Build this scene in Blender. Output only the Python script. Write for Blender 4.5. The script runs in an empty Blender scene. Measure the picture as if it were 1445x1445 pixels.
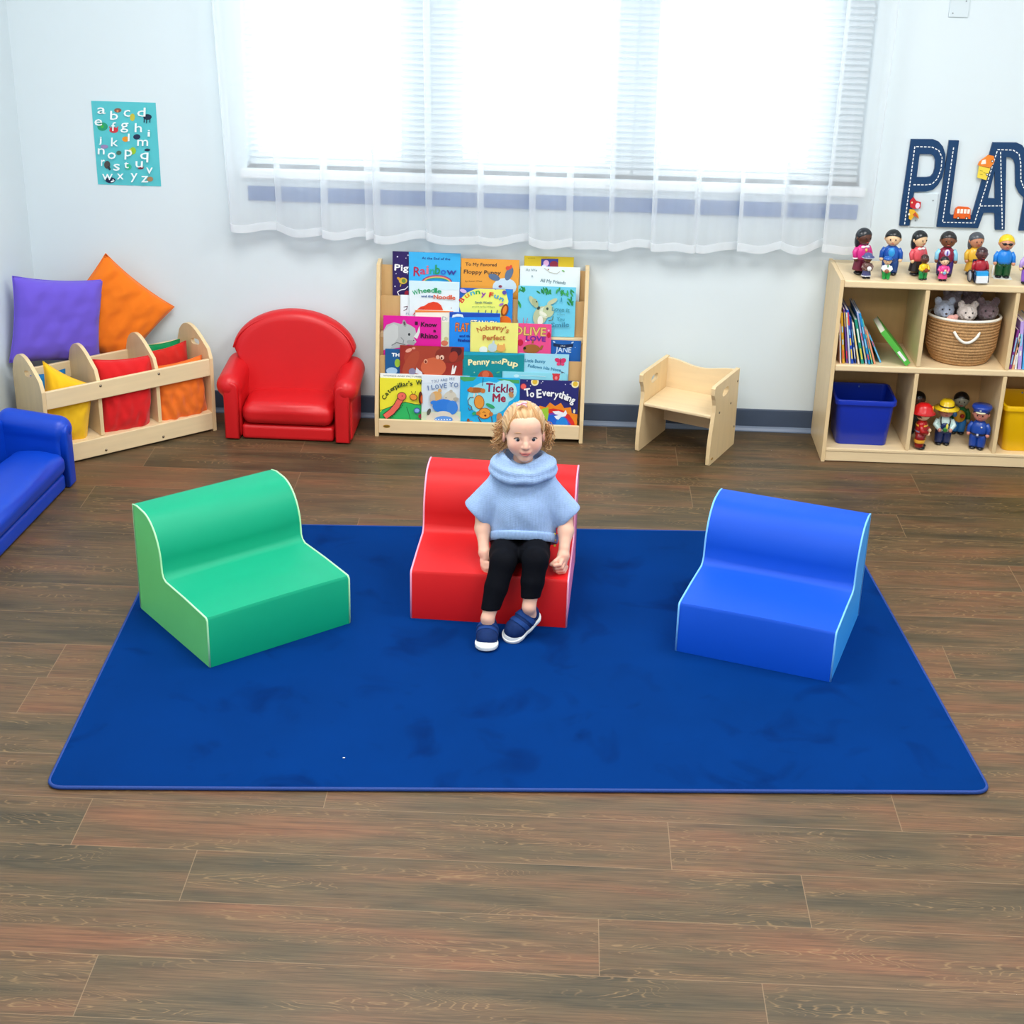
import bpy, bmesh, math, random
import numpy as np
from mathutils import Vector, Matrix, Euler
from math import sin, cos, pi, radians, atan2, hypot
S=bpy.context.scene; C=S.collection
S.view_settings.view_transform='Standard'; S.view_settings.look='None'; S.view_settings.gamma=1; S.view_settings.use_curve_mapping=False
S.view_settings.exposure=0.0
random.seed(4)
# ---------------------------------------------------------------- materials
def lin(h):
    h=h.lstrip('#'); c=[int(h[i:i+2],16)/255 for i in (0,2,4)]
    return [x/12.92 if x<=.04045 else ((x+.055)/1.055)**2.4 for x in c]
MATS={}
def mat(name,hexc,rough=.5,var=.06,scale=14.,bump=0.,bscale=300.,spec=.5,sheen=0.,emit=0.,metal=0.,coat=0.,stretch=None,sss=0.):
    if name in MATS: return MATS[name]
    m=bpy.data.materials.new(name); m.use_nodes=True; nt=m.node_tree; N=nt.nodes; L=nt.links
    b=N['Principled BSDF']; col=lin(hexc)
    b.inputs['Roughness'].default_value=rough; b.inputs['Specular IOR Level'].default_value=spec
    b.inputs['Metallic'].default_value=metal; b.inputs['Sheen Weight'].default_value=sheen; b.inputs['Coat Weight'].default_value=coat
    if sss: b.inputs['Subsurface Weight'].default_value=sss; b.inputs['Subsurface Radius'].default_value=(.01,.004,.002)
    tc=N.new('ShaderNodeTexCoord'); mp=N.new('ShaderNodeMapping'); L.new(tc.outputs['Object'],mp.inputs[0])
    if stretch: mp.inputs['Scale'].default_value=stretch
    nz=N.new('ShaderNodeTexNoise'); nz.inputs['Scale'].default_value=scale; nz.inputs['Detail'].default_value=4
    L.new(mp.outputs[0],nz.inputs['Vector'])
    mx=N.new('ShaderNodeMix'); mx.data_type='RGBA'; L.new(nz.outputs['Fac'],mx.inputs[0])
    mx.inputs[6].default_value=[max(0,c*(1-var*2)) for c in col]+[1]; mx.inputs[7].default_value=[min(1,c*(1+var*2)) for c in col]+[1]
    L.new(mx.outputs[2],b.inputs['Base Color'])
    if bump:
        n2=N.new('ShaderNodeTexNoise'); n2.inputs['Scale'].default_value=bscale; L.new(mp.outputs[0],n2.inputs['Vector'])
        bp=N.new('ShaderNodeBump'); bp.inputs['Strength'].default_value=bump; bp.inputs['Distance'].default_value=.002
        L.new(n2.outputs['Fac'],bp.inputs['Height']); L.new(bp.outputs[0],b.inputs['Normal'])
    MATS[name]=m; return m
def paint(h): return mat('print_'+h.lstrip('#'),h,.45,.02,20)
def plastic(h): return mat('vinyl_'+h.lstrip('#'),h,.3,.03,30,spec=.5,coat=.15)
# ---------------------------------------------------------------- mesh builder
class MB:
    def __init__(s): s.v=[]; s.f=[]; s.m=[]; s.mats=[]; s.sm=[]
    def mi(s,m):
        if m not in s.mats: s.mats.append(m)
        return s.mats.index(m)
    def add(s,vs,fs,m,M=None,smooth=False):
        o=len(s.v); k=s.mi(m)
        for v in vs:
            v=Vector(v); s.v.append((M@v) if M is not None else v)
        for f in fs: s.f.append([i+o for i in f]); s.m.append(k); s.sm.append(smooth)
        return s
    def addbm(s,bm,m,M=None,smooth=False):
        bm.verts.ensure_lookup_table(); bm.verts.index_update()
        s.add([v.co.copy() for v in bm.verts],[[v.index for v in f.verts] for f in bm.faces],m,M,smooth); bm.free(); return s
    def box(s,lo,hi,m,bev=0.,M=None,seg=2):
        bm=bmesh.new(); bmesh.ops.create_cube(bm,size=1)
        for v in bm.verts: v.co=Vector([lo[i]+(v.co[i]+.5)*(hi[i]-lo[i]) for i in range(3)])
        if bev: bmesh.ops.bevel(bm,geom=bm.edges[:],offset=bev,segments=seg,affect='EDGES',profile=.5)
        return s.addbm(bm,m,M,False)
    def prism(s,prof,d0,d1,m,axis='y',bev=0.,M=None,seg=2,smooth=False,holes=()):
        # prof (a,b) polygon; axis y: (x,z); axis x: (y,z); axis z: (x,y)
        def P(a,b,d): return {'y':(a,d,b),'x':(d,a,b),'z':(a,b,d)}[axis]
        bm=bmesh.new()
        if not holes:
            vs=[bm.verts.new(P(a,b,d0)) for a,b in prof]; f=bm.faces.new(vs)
            r=bmesh.ops.extrude_face_region(bm,geom=[f]); nv=[e for e in r['geom'] if isinstance(e,bmesh.types.BMVert)]
            off=Vector(P(0,0,d1))-Vector(P(0,0,d0)); bmesh.ops.translate(bm,verts=nv,vec=off)
            if bev:
                ed=[e for e in bm.edges if abs((e.verts[0].co-e.verts[1].co).dot(off.normalized()))<1e-6]
                bmesh.ops.bevel(bm,geom=ed,offset=bev,segments=seg,affect='EDGES',profile=.5)
        else:
            es=[]
            for lp in [prof]+list(holes):
                vs=[bm.verts.new(P(a,b,d0)) for a,b in lp]
                es+=[bm.edges.new((vs[i],vs[(i+1)%len(vs)])) for i in range(len(vs))]
            bmesh.ops.triangle_fill(bm,use_beauty=True,use_dissolve=False,edges=es)
            r=bmesh.ops.extrude_face_region(bm,geom=bm.faces[:]); nv=[e for e in r['geom'] if isinstance(e,bmesh.types.BMVert)]
            bmesh.ops.translate(bm,verts=nv,vec=Vector(P(0,0,d1))-Vector(P(0,0,d0)))
        bmesh.ops.recalc_face_normals(bm,faces=bm.faces[:])
        return s.addbm(bm,m,M,smooth)
    def ell(s,c,r,m,M=None,nu=14,nv=9):
        vs=[];fs=[]
        for j in range(nv+1):
            t=pi*j/nv
            for i in range(nu):
                a=2*pi*i/nu; vs.append((c[0]+r[0]*sin(t)*cos(a),c[1]+r[1]*sin(t)*sin(a),c[2]+r[2]*cos(t)))
        for j in range(nv):
            for i in range(nu):
                a=j*nu+i;b=j*nu+(i+1)%nu; fs.append([a,a+nu,b+nu,b])
        return s.add(vs,fs,m,M,True)
    def lathe(s,prof,m,M=None,n=20,sx=1,sy=1,c=(0,0),smooth=True):
        vs=[];fs=[];k=len(prof)
        for r,z in prof:
            for i in range(n): a=2*pi*i/n; vs.append((c[0]+sx*r*cos(a),c[1]+sy*r*sin(a),z))
        for j in range(k-1):
            for i in range(n): a=j*n+i;b=j*n+(i+1)%n; fs.append([a,b,b+n,a+n])
        return s.add(vs,fs,m,M,smooth)
    def tube(s,path,r,m,M=None,n=8,closed=False,cap=True):
        P=[Vector(p) for p in path]; k=len(P); vs=[];fs=[]
        R=r if hasattr(r,'__len__') else [r]*k; up=None
        for i,p in enumerate(P):
            if closed: t=P[(i+1)%k]-P[i-1]
            else: t=P[min(i+1,k-1)]-P[max(i-1,0)]
            t.normalize()
            if up is None: up=t.orthogonal().normalized()
            up=(up-t*up.dot(t)).normalized(); w=t.cross(up)
            for j in range(n): a=2*pi*j/n; vs.append(p+up*cos(a)*R[i]+w*sin(a)*R[i])
        for i in range(k if closed else k-1):
            for j in range(n):
                a=i*n+j;b=i*n+(j+1)%n;o=((i+1)%k)*n; fs.append([a,b,o+(j+1)%n,o+j])
        if cap and not closed: fs.append(list(range(n))[::-1]); fs.append([(k-1)*n+j for j in range(n)])
        return s.add(vs,fs,m,M,True)
    def build(s,name,parent=None,loc=None,rotz=0):
        me=bpy.data.meshes.new(name); me.from_pydata([tuple(v) for v in s.v],[],s.f); 
        for m in s.mats: me.materials.append(m)
        me.polygons.foreach_set('material_index',s.m); me.polygons.foreach_set('use_smooth',s.sm); me.validate(); me.update()
        o=bpy.data.objects.new(name,me); C.objects.link(o)
        if parent: o.parent=parent
        if loc: o.location=loc
        if rotz: o.rotation_euler=(0,0,rotz)
        return o
def tag(o,label=None,cat=None,group=None,kind=None):
    if label: o['label']=label
    if cat: o['category']=cat
    if group: o['group']=group
    if kind: o['kind']=kind
    return o
def thing(name,loc,rotz,label,cat,group=None):
    o=bpy.data.objects.new(name,None); C.objects.link(o); o.location=loc; o.rotation_euler=(0,0,rotz); o.empty_display_size=.05
    return tag(o,label,cat,group)
def rrect(x0,z0,x1,z1,r,n=5):
    out=[]
    for cx,cz,a0 in ((x1-r,z1-r,0),(x0+r,z1-r,90),(x0+r,z0+r,180),(x1-r,z0+r,270)):
        for i in range(n+1): a=radians(a0+90*i/n); out.append((cx+r*cos(a),cz+r*sin(a)))
    return out
# ---------------------------------------------------------------- flat artwork (print on covers, poster, sign)
_txt={}
def text_geo(t):
    if t in _txt: return _txt[t]
    cu=bpy.data.curves.new('t','FONT'); cu.body=t; cu.size=1; cu.resolution_u=2
    o=bpy.data.objects.new('t',cu); me=bpy.data.meshes.new_from_object(o)
    vs=[(v.co.x,v.co.y) for v in me.vertices]; fs=[list(p.vertices) for p in me.polygons]
    bpy.data.objects.remove(o); bpy.data.meshes.remove(me); bpy.data.curves.remove(cu)
    _txt[t]=(vs,fs); return _txt[t]
class Art:
    """draws in 2D (u right, v up) on a plane given by matrix M (local z outward); each call sits a hair above the last"""
    def __init__(s,mb,M,fn,clip=None,bold=0): s.mb=mb; s.M=M; s.fn=fn; s.k=0; s.clip=clip
    def _z(s): s.k+=1; return .0004+s.k*.00012
    def fill(s,pts,col):
        z=s._z(); q=[s.fn(x,y) for x,y in pts]
        if s.clip:
            q=clip_poly(q,s.clip)
            if len(q)<3: return
        a=sum(q[i][0]*q[(i+1)%len(q)][1]-q[(i+1)%len(q)][0]*q[i][1] for i in range(len(q)))
        if a<0: q=q[::-1]
        bm=bmesh.new(); vs=[bm.verts.new((x,y,z)) for x,y in q]; es=[bm.edges.new((vs[i],vs[(i+1)%len(vs)])) for i in range(len(vs))]
        bmesh.ops.triangle_fill(bm,use_beauty=True,edges=es); 
        for f in bm.faces:
            f.normal_update()
            if f.normal.z<0: f.normal_flip()
        s.mb.addbm(bm,paint(col),s.M)
    def r(s,x0,y0,x1,y1,col): s.fill([(x0,y0),(x1,y0),(x1,y1),(x0,y1)],col)
    def e(s,cx,cy,rx,ry,col,rot=0,n=16):
        c,sn=cos(radians(rot)),sin(radians(rot)); s.fill([(cx+rx*cos(2*pi*i/n)*c-ry*sin(2*pi*i/n)*sn,cy+rx*cos(2*pi*i/n)*sn+ry*sin(2*pi*i/n)*c) for i in range(n)],col)
    def l(s,pts,w,col):
        for a,b in zip(pts[:-1],pts[1:]):
            d=hypot(b[0]-a[0],b[1]-a[1]) or 1; n=((a[1]-b[1])/d*w/2,(b[0]-a[0])/d*w/2); e=((b[0]-a[0])/d*w*.3,(b[1]-a[1])/d*w*.3)
            s.fill([(a[0]-n[0]-e[0],a[1]-n[1]-e[1]),(b[0]-n[0]+e[0],b[1]-n[1]+e[1]),(b[0]+n[0]+e[0],b[1]+n[1]+e[1]),(a[0]+n[0]-e[0],a[1]+n[1]-e[1])],col)
    def t(s,txt,x,y,h,w,col,rot=0,bold=.0,ydown=True):
        """cap height h, baseline-left at x,y, total width w; in art units (y down)"""
        vs,fs=text_geo(txt)
        if not vs: return
        x0=min(v[0] for v in vs);x1=max(v[0] for v in vs); kx=w/(x1-x0); ky=h/.73; sg=-1 if ydown else 1
        c,sn=cos(radians(rot)),sin(radians(rot)); cols=col if isinstance(col,(list,tuple)) else [col]
        offs=[(0,0)] if not bold else [(-bold,0),(bold,0),(0,bold),(0,-bold)]
        for ox,oy in offs:
            z=s._z(); out=[]
            for vx,vy in vs:
                a=(vx-x0)*kx; b=vy*ky; X=x+a*c+b*sn*1+ox; Y=y+sg*(b*c)+a*sn+oy
                u,v=s.fn(X,Y); out.append((u,v,z))
            s.mb.add(out,fs,paint(cols[0]),s.M)
    def arc(s,txt,pts,h,cols,bold=0):
        """letters one by one along a polyline given as (x,y,rot) per letter"""
        for i,(ch,(x,y,rot,w)) in enumerate(zip(txt,pts)):
            if ch!=' ': s.t(ch,x,y,h,w,cols[i%len(cols)] if isinstance(cols,list) else cols,rot,bold)
def clip_poly(q,rect):
    x0,y0,x1,y1=rect
    for ax,lim,sg in ((0,x0,1),(0,x1,-1),(1,y0,1),(1,y1,-1)):
        out=[]
        for i in range(len(q)):
            a,b=q[i-1],q[i]; ia=(a[ax]-lim)*sg>=0; ib=(b[ax]-lim)*sg>=0
            if ia!=ib:
                t=(lim-a[ax])/(b[ax]-a[ax]); out.append((a[0]+(b[0]-a[0])*t,a[1]+(b[1]-a[1])*t))
            if ib: out.append(b)
        q=out
        if not q: break
    return q
# ---------------------------------------------------------------- signed-distance modelling -> one smooth continuous mesh
def smin(a,b,k):
    if k<=0: return np.minimum(a,b)
    h=np.clip(.5+.5*(b-a)/k,0,1); return b*(1-h)+a*h-k*h*(1-h)
class SDF:
    def __init__(s,lo,hi,res):
        s.lo=np.array(lo,float); s.res=res; s.n=(np.ceil((np.array(hi)-s.lo)/res)).astype(int)+1
        s.D=np.full(s.n,.2,np.float32)
    def grid(s,lo,hi):
        i0=np.clip(np.floor((np.array(lo)-s.lo)/s.res).astype(int),0,s.n-1); i1=np.clip(np.ceil((np.array(hi)-s.lo)/s.res).astype(int)+1,1,s.n)
        ax=[(np.arange(i0[k],i1[k])*s.res+s.lo[k]).astype(np.float32) for k in range(3)]
        sl=tuple(slice(i0[k],i1[k]) for k in range(3)); G=np.meshgrid(*ax,indexing='ij',sparse=True); return sl,G
    def comb(s,sl,d,k,sub):
        if sub: s.D[sl]=-smin(-s.D[sl],d,k)
        else: s.D[sl]=smin(s.D[sl],d,k)
        return s
    def cap(s,a,b,ra,rb,k=.01,sub=False,cut=None,sc=(1,1,1)):
        a=np.array(a,float);b=np.array(b,float);m=max(ra,rb)*max(1,1/min(sc))+.03+k; sl,(X,Y,Z)=s.grid(np.minimum(a,b)-m,np.maximum(a,b)+m)
        ab=(b-a); L=ab@ab+1e-12; px,py,pz=X-a[0],Y-a[1],Z-a[2]; t=np.clip((px*ab[0]+py*ab[1]+pz*ab[2])/L,0,1)
        d=np.sqrt(((px-ab[0]*t)*sc[0])**2+((py-ab[1]*t)*sc[1])**2+((pz-ab[2]*t)*sc[2])**2)-(ra+(rb-ra)*t)
        if cut: d=np.maximum(d,(X-cut[0][0])*cut[1][0]+(Y-cut[0][1])*cut[1][1]+(Z-cut[0][2])*cut[1][2])
        return s.comb(sl,d.astype(np.float32),k,sub)
    def chain(s,pts,k=.01,**kw):
        for (a,ra),(b,rb) in zip(pts[:-1],pts[1:]): s.cap(a,b,ra,rb,k,**kw)
        return s
    def ell(s,c,r,k=.01,sub=False,cut=None,rot=None):
        c=np.array(c,float); r=np.array(r,float); m=r.max()+.03+k; sl,(X,Y,Z)=s.grid(c-m,c+m)
        px,py,pz=X-c[0],Y-c[1],Z-c[2]
        if rot is not None:
            R=rot; px,py,pz=[px*R[0][i]+py*R[1][i]+pz*R[2][i] for i in range(3)]
        k0=np.sqrt((px/r[0])**2+(py/r[1])**2+(pz/r[2])**2); k1=np.sqrt((px/r[0]**2)**2+(py/r[1]**2)**2+(pz/r[2]**2)**2)+1e-6
        d=k0*(k0-1)/k1
        if cut: d=np.maximum(d,(X-cut[0][0])*cut[1][0]+(Y-cut[0][1])*cut[1][1]+(Z-cut[0][2])*cut[1][2])
        return s.comb(sl,d.astype(np.float32),k,sub)
    def box(s,lo,hi,r,k=0,sub=False,M=None):
        lo=np.array(lo,float);hi=np.array(hi,float); sl,(X,Y,Z)=s.grid(lo-.04,hi+.04); c=(lo+hi)/2;h=(hi-lo)/2-r
        q=[np.abs(A-c[i])-h[i] for i,A in enumerate((X,Y,Z))]
        d=np.sqrt(np.maximum(q[0],0)**2+np.maximum(q[1],0)**2+np.maximum(q[2],0)**2)+np.minimum(np.maximum(np.maximum(q[0],q[1]),q[2]),0)-r
        return s.comb(sl,d.astype(np.float32),k,sub)
    def plane(s,p,n):
        sl,(X,Y,Z)=s.grid(s.lo,s.lo+s.n*s.res); s.D=np.maximum(s.D,((X-p[0])*n[0]+(Y-p[1])*n[1]+(Z-p[2])*n[2]).astype(np.float32)); return s
    def mesh(s,smooth=1):
        D=s.D.copy()
        D[0]=D[-1]=.01; D[:,0]=D[:,-1]=.01; D[:,:,0]=D[:,:,-1]=.01
        I=D<0; n=np.array(D.shape)-1
        cnt=np.zeros(n,np.int8)
        for a in (0,1):
            for b in (0,1):
                for c in (0,1): cnt+=I[a:a+n[0],b:b+n[1],c:c+n[2]]
        cells=np.argwhere((cnt>0)&(cnt<8)); idx=-np.ones(n,np.int64); idx[tuple(cells.T)]=np.arange(len(cells))
        acc=np.zeros((len(cells),3)); num=np.zeros(len(cells))
        crn=[(a,b,c) for a in (0,1) for b in (0,1) for c in (0,1)]
        for p in crn:
            for ax in range(3):
                if p[ax]==0:
                    q=list(p); q[ax]=1
                    vp=D[tuple((cells+p).T)]; vq=D[tuple((cells+q).T)]; m=(vp<0)!=(vq<0); t=np.where(m,vp/(vp-vq+1e-12),0)
                    pos=np.array(p)+np.zeros((len(cells),3)); pos[:,ax]+=t; acc+=pos*m[:,None]; num+=m
        V=(cells+acc/num[:,None])*s.res+s.lo
        F=[]
        for ax in range(3):
            u,v=(ax+1)%3,(ax+2)%3; sa=[slice(None)]*3; sb=[slice(None)]*3; sa[ax]=slice(0,-1); sb[ax]=slice(1,None)
            A=I[tuple(sa)];B=I[tuple(sb)]; e=np.argwhere(A!=B); e=e[(e[:,u]>0)&(e[:,v]>0)&(e[:,u]<n[u])&(e[:,v]<n[v])]
            fl=A[tuple(e.T)]; du=np.zeros(3,int);du[u]=1;dv=np.zeros(3,int);dv[v]=1
            q=np.stack([idx[tuple((e-du-dv).T)],idx[tuple((e-dv).T)],idx[tuple(e.T)],idx[tuple((e-du).T)]],1)
            q[~fl]=q[~fl][:,::-1]; F.append(q)
        F=np.concatenate(F); F=F[(F>=0).all(1)]
        for _ in range(smooth):
            A=np.zeros_like(V); N=np.zeros(len(V))
            for i in range(4):
                j=(i+1)%4
                for a,b in ((i,j),(j,i)):
                    np.add.at(A,F[:,a],V[F[:,b]]); np.add.at(N,F[:,a],1)
            V=V*.5+.5*A/np.maximum(N,1)[:,None]
        return V,F
def meshobj(name,V,F,m,parent=None,org=(0,0,0),colfn=None):
    me=bpy.data.meshes.new(name); V=V-np.array(org)
    me.from_pydata(V.tolist(),[],F.tolist()); me.update(); me.polygons.foreach_set('use_smooth',np.ones(len(F),bool)); me.materials.append(m)
    if colfn:
        at=me.color_attributes.new('tone','FLOAT_COLOR','POINT'); c=np.ones((len(V),4),np.float32); c[:,:3]=colfn(V+np.array(org)); at.data.foreach_set('color',c.ravel())
    me.validate(); o=bpy.data.objects.new(name,me); C.objects.link(o)
    if parent: o.parent=parent
    return o
# ---------------------------------------------------------------- camera
f_px,pit,yaw,rol=2268.92,0.423812539,-0.0268042177,0.0252915891
Fw=Vector((sin(yaw)*cos(pit),cos(yaw)*cos(pit),-sin(pit))); r0=Vector((cos(yaw),-sin(yaw),0)); u0=r0.cross(Fw)
Rt=r0*cos(rol)+u0*sin(rol); Up=Rt.cross(Fw)
cd=bpy.data.cameras.new('camera'); cam=bpy.data.objects.new('camera',cd); C.objects.link(cam); S.camera=cam
cam.matrix_world=Matrix(((Rt.x,Up.x,-Fw.x,0),(Rt.y,Up.y,-Fw.y,0),(Rt.z,Up.z,-Fw.z,2.5),(0,0,0,1)))
cd.sensor_width=36; cd.lens=f_px/1445*36; cd.clip_start=.05
# ---------------------------------------------------------------- light
W=bpy.data.worlds.new('sky'); S.world=W; W.use_nodes=True
bg=W.node_tree.nodes['Background']; bg.inputs[0].default_value=(.86,.95,1,1); bg.inputs[1].default_value=4.2
def area(name,loc,sx,sy,e,col=(1,.98,.95),rot=(0,0,0)):
    l=bpy.data.lights.new(name,'AREA'); l.shape='RECTANGLE'; l.size=sx; l.size_y=sy; l.energy=e; l.color=col
    o=bpy.data.objects.new(name,l); C.objects.link(o); o.location=loc; o.rotation_euler=rot; return o
WL,WB,CH=-2.206,6.483,3.0
for i,(x,y,e) in enumerate(((-.9,1.7,56),(1.6,1.7,56),(-.9,4.5,64),(1.6,4.5,64))):
    area('ceiling_light',(x,y,CH-.04),1.3,1.3,e)
area('studio_lamp',(.3,-.6,2.6),2.2,1.0,14,(1,.99,.98),(radians(62),0,0))
# ---------------------------------------------------------------- room shell
def floor_material():
    m=bpy.data.materials.new('wood_plank_vinyl'); m.use_nodes=True; nt=m.node_tree; N=nt.nodes; L=nt.links; b=N['Principled BSDF']
    uv=N.new('ShaderNodeUVMap'); uv.uv_map='plank_uv'; at=N.new('ShaderNodeAttribute'); at.attribute_name='seed'
    sep=N.new('ShaderNodeSeparateXYZ'); L.new(uv.outputs[0],sep.inputs[0])
    def mth(op,a,b_=None,c=None):
        n=N.new('ShaderNodeMath'); n.operation=op
        for i,x in enumerate((a,b_,c)):
            if x is None: continue
            if isinstance(x,(int,float)): n.inputs[i].default_value=x
            else: L.new(x,n.inputs[i])
        return n.outputs[0]
    def vec(kx,ky,kz):
        c=N.new('ShaderNodeCombineXYZ'); L.new(mth('MULTIPLY',sep.outputs[0],kx),c.inputs[0]); L.new(mth('MULTIPLY',sep.outputs[1],ky),c.inputs[1]); L.new(mth('MULTIPLY',at.outputs['Fac'],kz),c.inputs[2]); return c.outputs[0]
    def noise(v,sc,det=3,rough=.5):
        n=N.new('ShaderNodeTexNoise'); n.inputs['Scale'].default_value=sc; n.inputs['Detail'].default_value=det; n.inputs['Roughness'].default_value=rough; L.new(v,n.inputs['Vector']); return n.outputs['Fac']
    def ramp(v,stops):
        r=N.new('ShaderNodeValToRGB'); e=r.color_ramp.elements
        for i,(p,c) in enumerate(stops):
            if i<2: el=e[i]; el.position=p
            else: el=e.new(p)
            el.color=lin(c)+[1] if isinstance(c,str) else (c,c,c,1)
        L.new(v,r.inputs[0]); return r.outputs[0]
    def mix(f,a,b_,bl='MIX'):
        n=N.new('ShaderNodeMix'); n.data_type='RGBA'; n.blend_type=bl
        for s_,x in ((0,f),(6,a),(7,b_)):
            if isinstance(x,(int,float)): n.inputs[s_].default_value=x
            elif isinstance(x,(list,tuple)): n.inputs[s_].default_value=x
            else: L.new(x,n.inputs[s_])
        return n.outputs[2]
    tone=mth('ADD',mth('MULTIPLY',noise(vec(1.3,7,90),1.6,2),.85),mth('MULTIPLY',at.outputs['Fac'],.16))
    base=ramp(tone,[(.30,'#473e2c'),(.42,'#564832'),(.54,'#644d35'),(.66,'#704f36'),(.80,'#7b5137')])
    grain=noise(vec(2.0,75,50),2.4,7,.72)
    c1=mix(.95,base,ramp(grain,[(.28,.42),(.5,.95),(.72,1.45)]),'MULTIPLY')
    # cathedral figure: contour lines of a stretched noise
    fig=noise(vec(1.1,6.5,33),1.7,2,.45); wob=noise(vec(9,60,11),2.0,2)
    ln=mth('ABSOLUTE',mth('SINE',mth('ADD',mth('MULTIPLY',fig,115),mth('MULTIPLY',wob,3.0))))
    thin=ramp(ln,[(.0,1.0),(.42,.0)]); where=ramp(noise(vec(1.4,8,71),1.9,2),[(.45,0.),(.62,.62)])
    c2=mix(mth('MULTIPLY',thin,where),c1,lin('#94764f')+[1])
    d2=ramp(noise(vec(3,22,29),2.2,3),[(.30,.70),(.48,1.0)]); c3=mix(.8,c2,d2,'MULTIPLY')
    su=mth('LESS_THAN',sep.outputs[0],.0022); sv=mth('LESS_THAN',sep.outputs[1],.0020)
    c4=mix(mth('MULTIPLY',mth('MAXIMUM',su,sv),.6),c3,lin('#93795b')+[1]);  # pale seam lines: highlight on the plank bevels, painted into the colour
    L.new(c4,b.inputs['Base Color']); L.new(ramp(grain,[(.2,.36),(.8,.52)]),b.inputs['Roughness']); b.inputs['Specular IOR Level'].default_value=.38
    bp=N.new('ShaderNodeBump'); bp.inputs['Strength'].default_value=.12; bp.inputs['Distance'].default_value=.001; L.new(grain,bp.inputs['Height']); L.new(bp.outputs[0],b.inputs['Normal'])
    return m
PW,PL,Y0=.207,1.54,3.365
off={1:.959,0:.338,-1:.665,-2:.149,-3:.523,12:1.448,10:1.315,4:-1.515,3:-1.541,2:.2,5:1.277,7:.75,9:-.715,11:-1.0,13:.506,14:.221,8:.1,6:-.4,-4:-.2,-5:.35}
vs=[];fs=[];uvs=[];sd=[]; x_lo,x_hi,y_lo=WL,3.4,-1.6
r=int(math.floor((y_lo-Y0)/PW))
while Y0+r*PW<WB:
    ya,yb=max(Y0+r*PW,y_lo),min(Y0+(r+1)*PW,WB); o=off.get(r,random.uniform(0,PL)); x=o-PL*math.ceil((o-x_lo)/PL)
    while x<x_hi:
        a,b=max(x,x_lo),min(x+PL,x_hi)
        if b>a:
            k=len(vs); vs+=[(a,ya,0),(b,ya,0),(b,yb,0),(a,yb,0)]; fs.append((k,k+1,k+2,k+3)); uvs+=[(a-x,ya-Y0-r*PW),(b-x,ya-Y0-r*PW),(b-x,yb-Y0-r*PW),(a-x,yb-Y0-r*PW)]; sd.append(random.random())
        x+=PL
    r+=1
me=bpy.data.meshes.new('floor'); me.from_pydata(vs,[],fs); me.materials.append(floor_material())
ul=me.uv_layers.new(name='plank_uv'); 
for i,l in enumerate(me.loops): ul.data[i].uv=uvs[l.vertex_index]
at=me.attributes.new('seed','FLOAT','FACE'); at.data.foreach_set('value',sd)
fl=bpy.data.objects.new('floor',me); C.objects.link(fl); tag(fl,kind='structure')
def struct(mb,name,parent=None):
    o=mb.build(name,parent)
    if not parent: tag(o,kind='structure')
    return o
M_wall=mat('painted_wall','#dbe7ec',.85,.008,3,bump=.05,bscale=160,spec=.2)
M_ceil=mat('ceiling_tile','#eceeee',.9,.02,4)
M_trim=mat('white_window_frame','#eef2f4',.4,.02)
M_slate=mat('slate_rubber_base','#46546a',.45,.03,9,spec=.4)
M_slate_l=mat('slate_base_toe','#6f8099',.4,.03,9,spec=.5)
M_sill=mat('window_apron_blue','#3465a6',.5,.03,9)
zb,zt=1.065,2.6; wins=[(-1.285,-.633),(-.448,.20),(.355,1.02)]
mb=MB(); T=.16
mb.box((WL-.1,WB,0),(-1.285,WB+T,CH),M_wall); mb.box((1.19,WB,0),(3.5,WB+T,CH),M_wall); mb.box((-1.285,WB,0),(1.19,WB+T,zb),M_wall); mb.box((-1.285,WB,zt),(1.19,WB+T,CH),M_wall)
for a,b in ((-.633,-.448),(.2,.355),(1.02,1.19)): mb.box((a,WB+.07,zb),(b,WB+T,zt),M_wall)
struct(mb,'wall_back')
struct(MB().box((WL-.1,-1.7,0),(WL,WB,CH),M_wall),'wall_left'); struct(MB().box((3.4,-1.7,0),(3.5,WB,CH),M_wall),'wall_right')
struct(MB().box((WL-.1,-1.7,0),(3.5,-1.6,CH),M_wall),'wall_front'); struct(MB().box((WL-.1,-1.7,CH),(3.5,WB+T,CH+.1),M_ceil),'ceiling')
def baseb(name,p):   # rubber cove base: flat face, toe flaring out at the floor
    mb=MB(); pr=[(0,0),(-.016,0),(-.015,.005),(-.008,.014),(-.005,.022),(-.005,.094),(-.003,.099),(0,.099)]
    if name=='baseboard_back': mb.prism([(WB+a,b) for a,b in pr],p[0],p[1],M_slate,'x'); mb.prism([(WB+a*1.03,b) for a,b in [(-.0155,.0005),(-.0155,.005),(-.009,.014),(-.006,.0215),(-.003,.0215),(-.003,.0005)]],p[0],p[1],M_slate_l,'x')
    else: mb.prism([(WL-a,b) for a,b in pr],p[0],p[1],M_slate,'y')
    struct(mb,name)
baseb('baseboard_back',(WL,3.4)); baseb('baseboard_left',(-1.6,WB-.016))
struct(MB().box((-1.284,WB-.012,.933),(1.193,WB,.992),M_sill,.003),'trim_1')
struct(MB().box((-1.31,WB-.03,1.028),(1.215,WB+.085,1.065),M_trim,.006),'trim_2')
M_glass=bpy.data.materials.new('window_glass'); M_glass.use_nodes=True
nt=M_glass.node_tree; g=nt.nodes['Principled BSDF']; g.inputs['Transmission Weight'].default_value=1; g.inputs['Roughness'].default_value=0; g.inputs['IOR'].default_value=1.02; g.inputs['Base Color'].default_value=(.97,.99,1,1)
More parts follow.
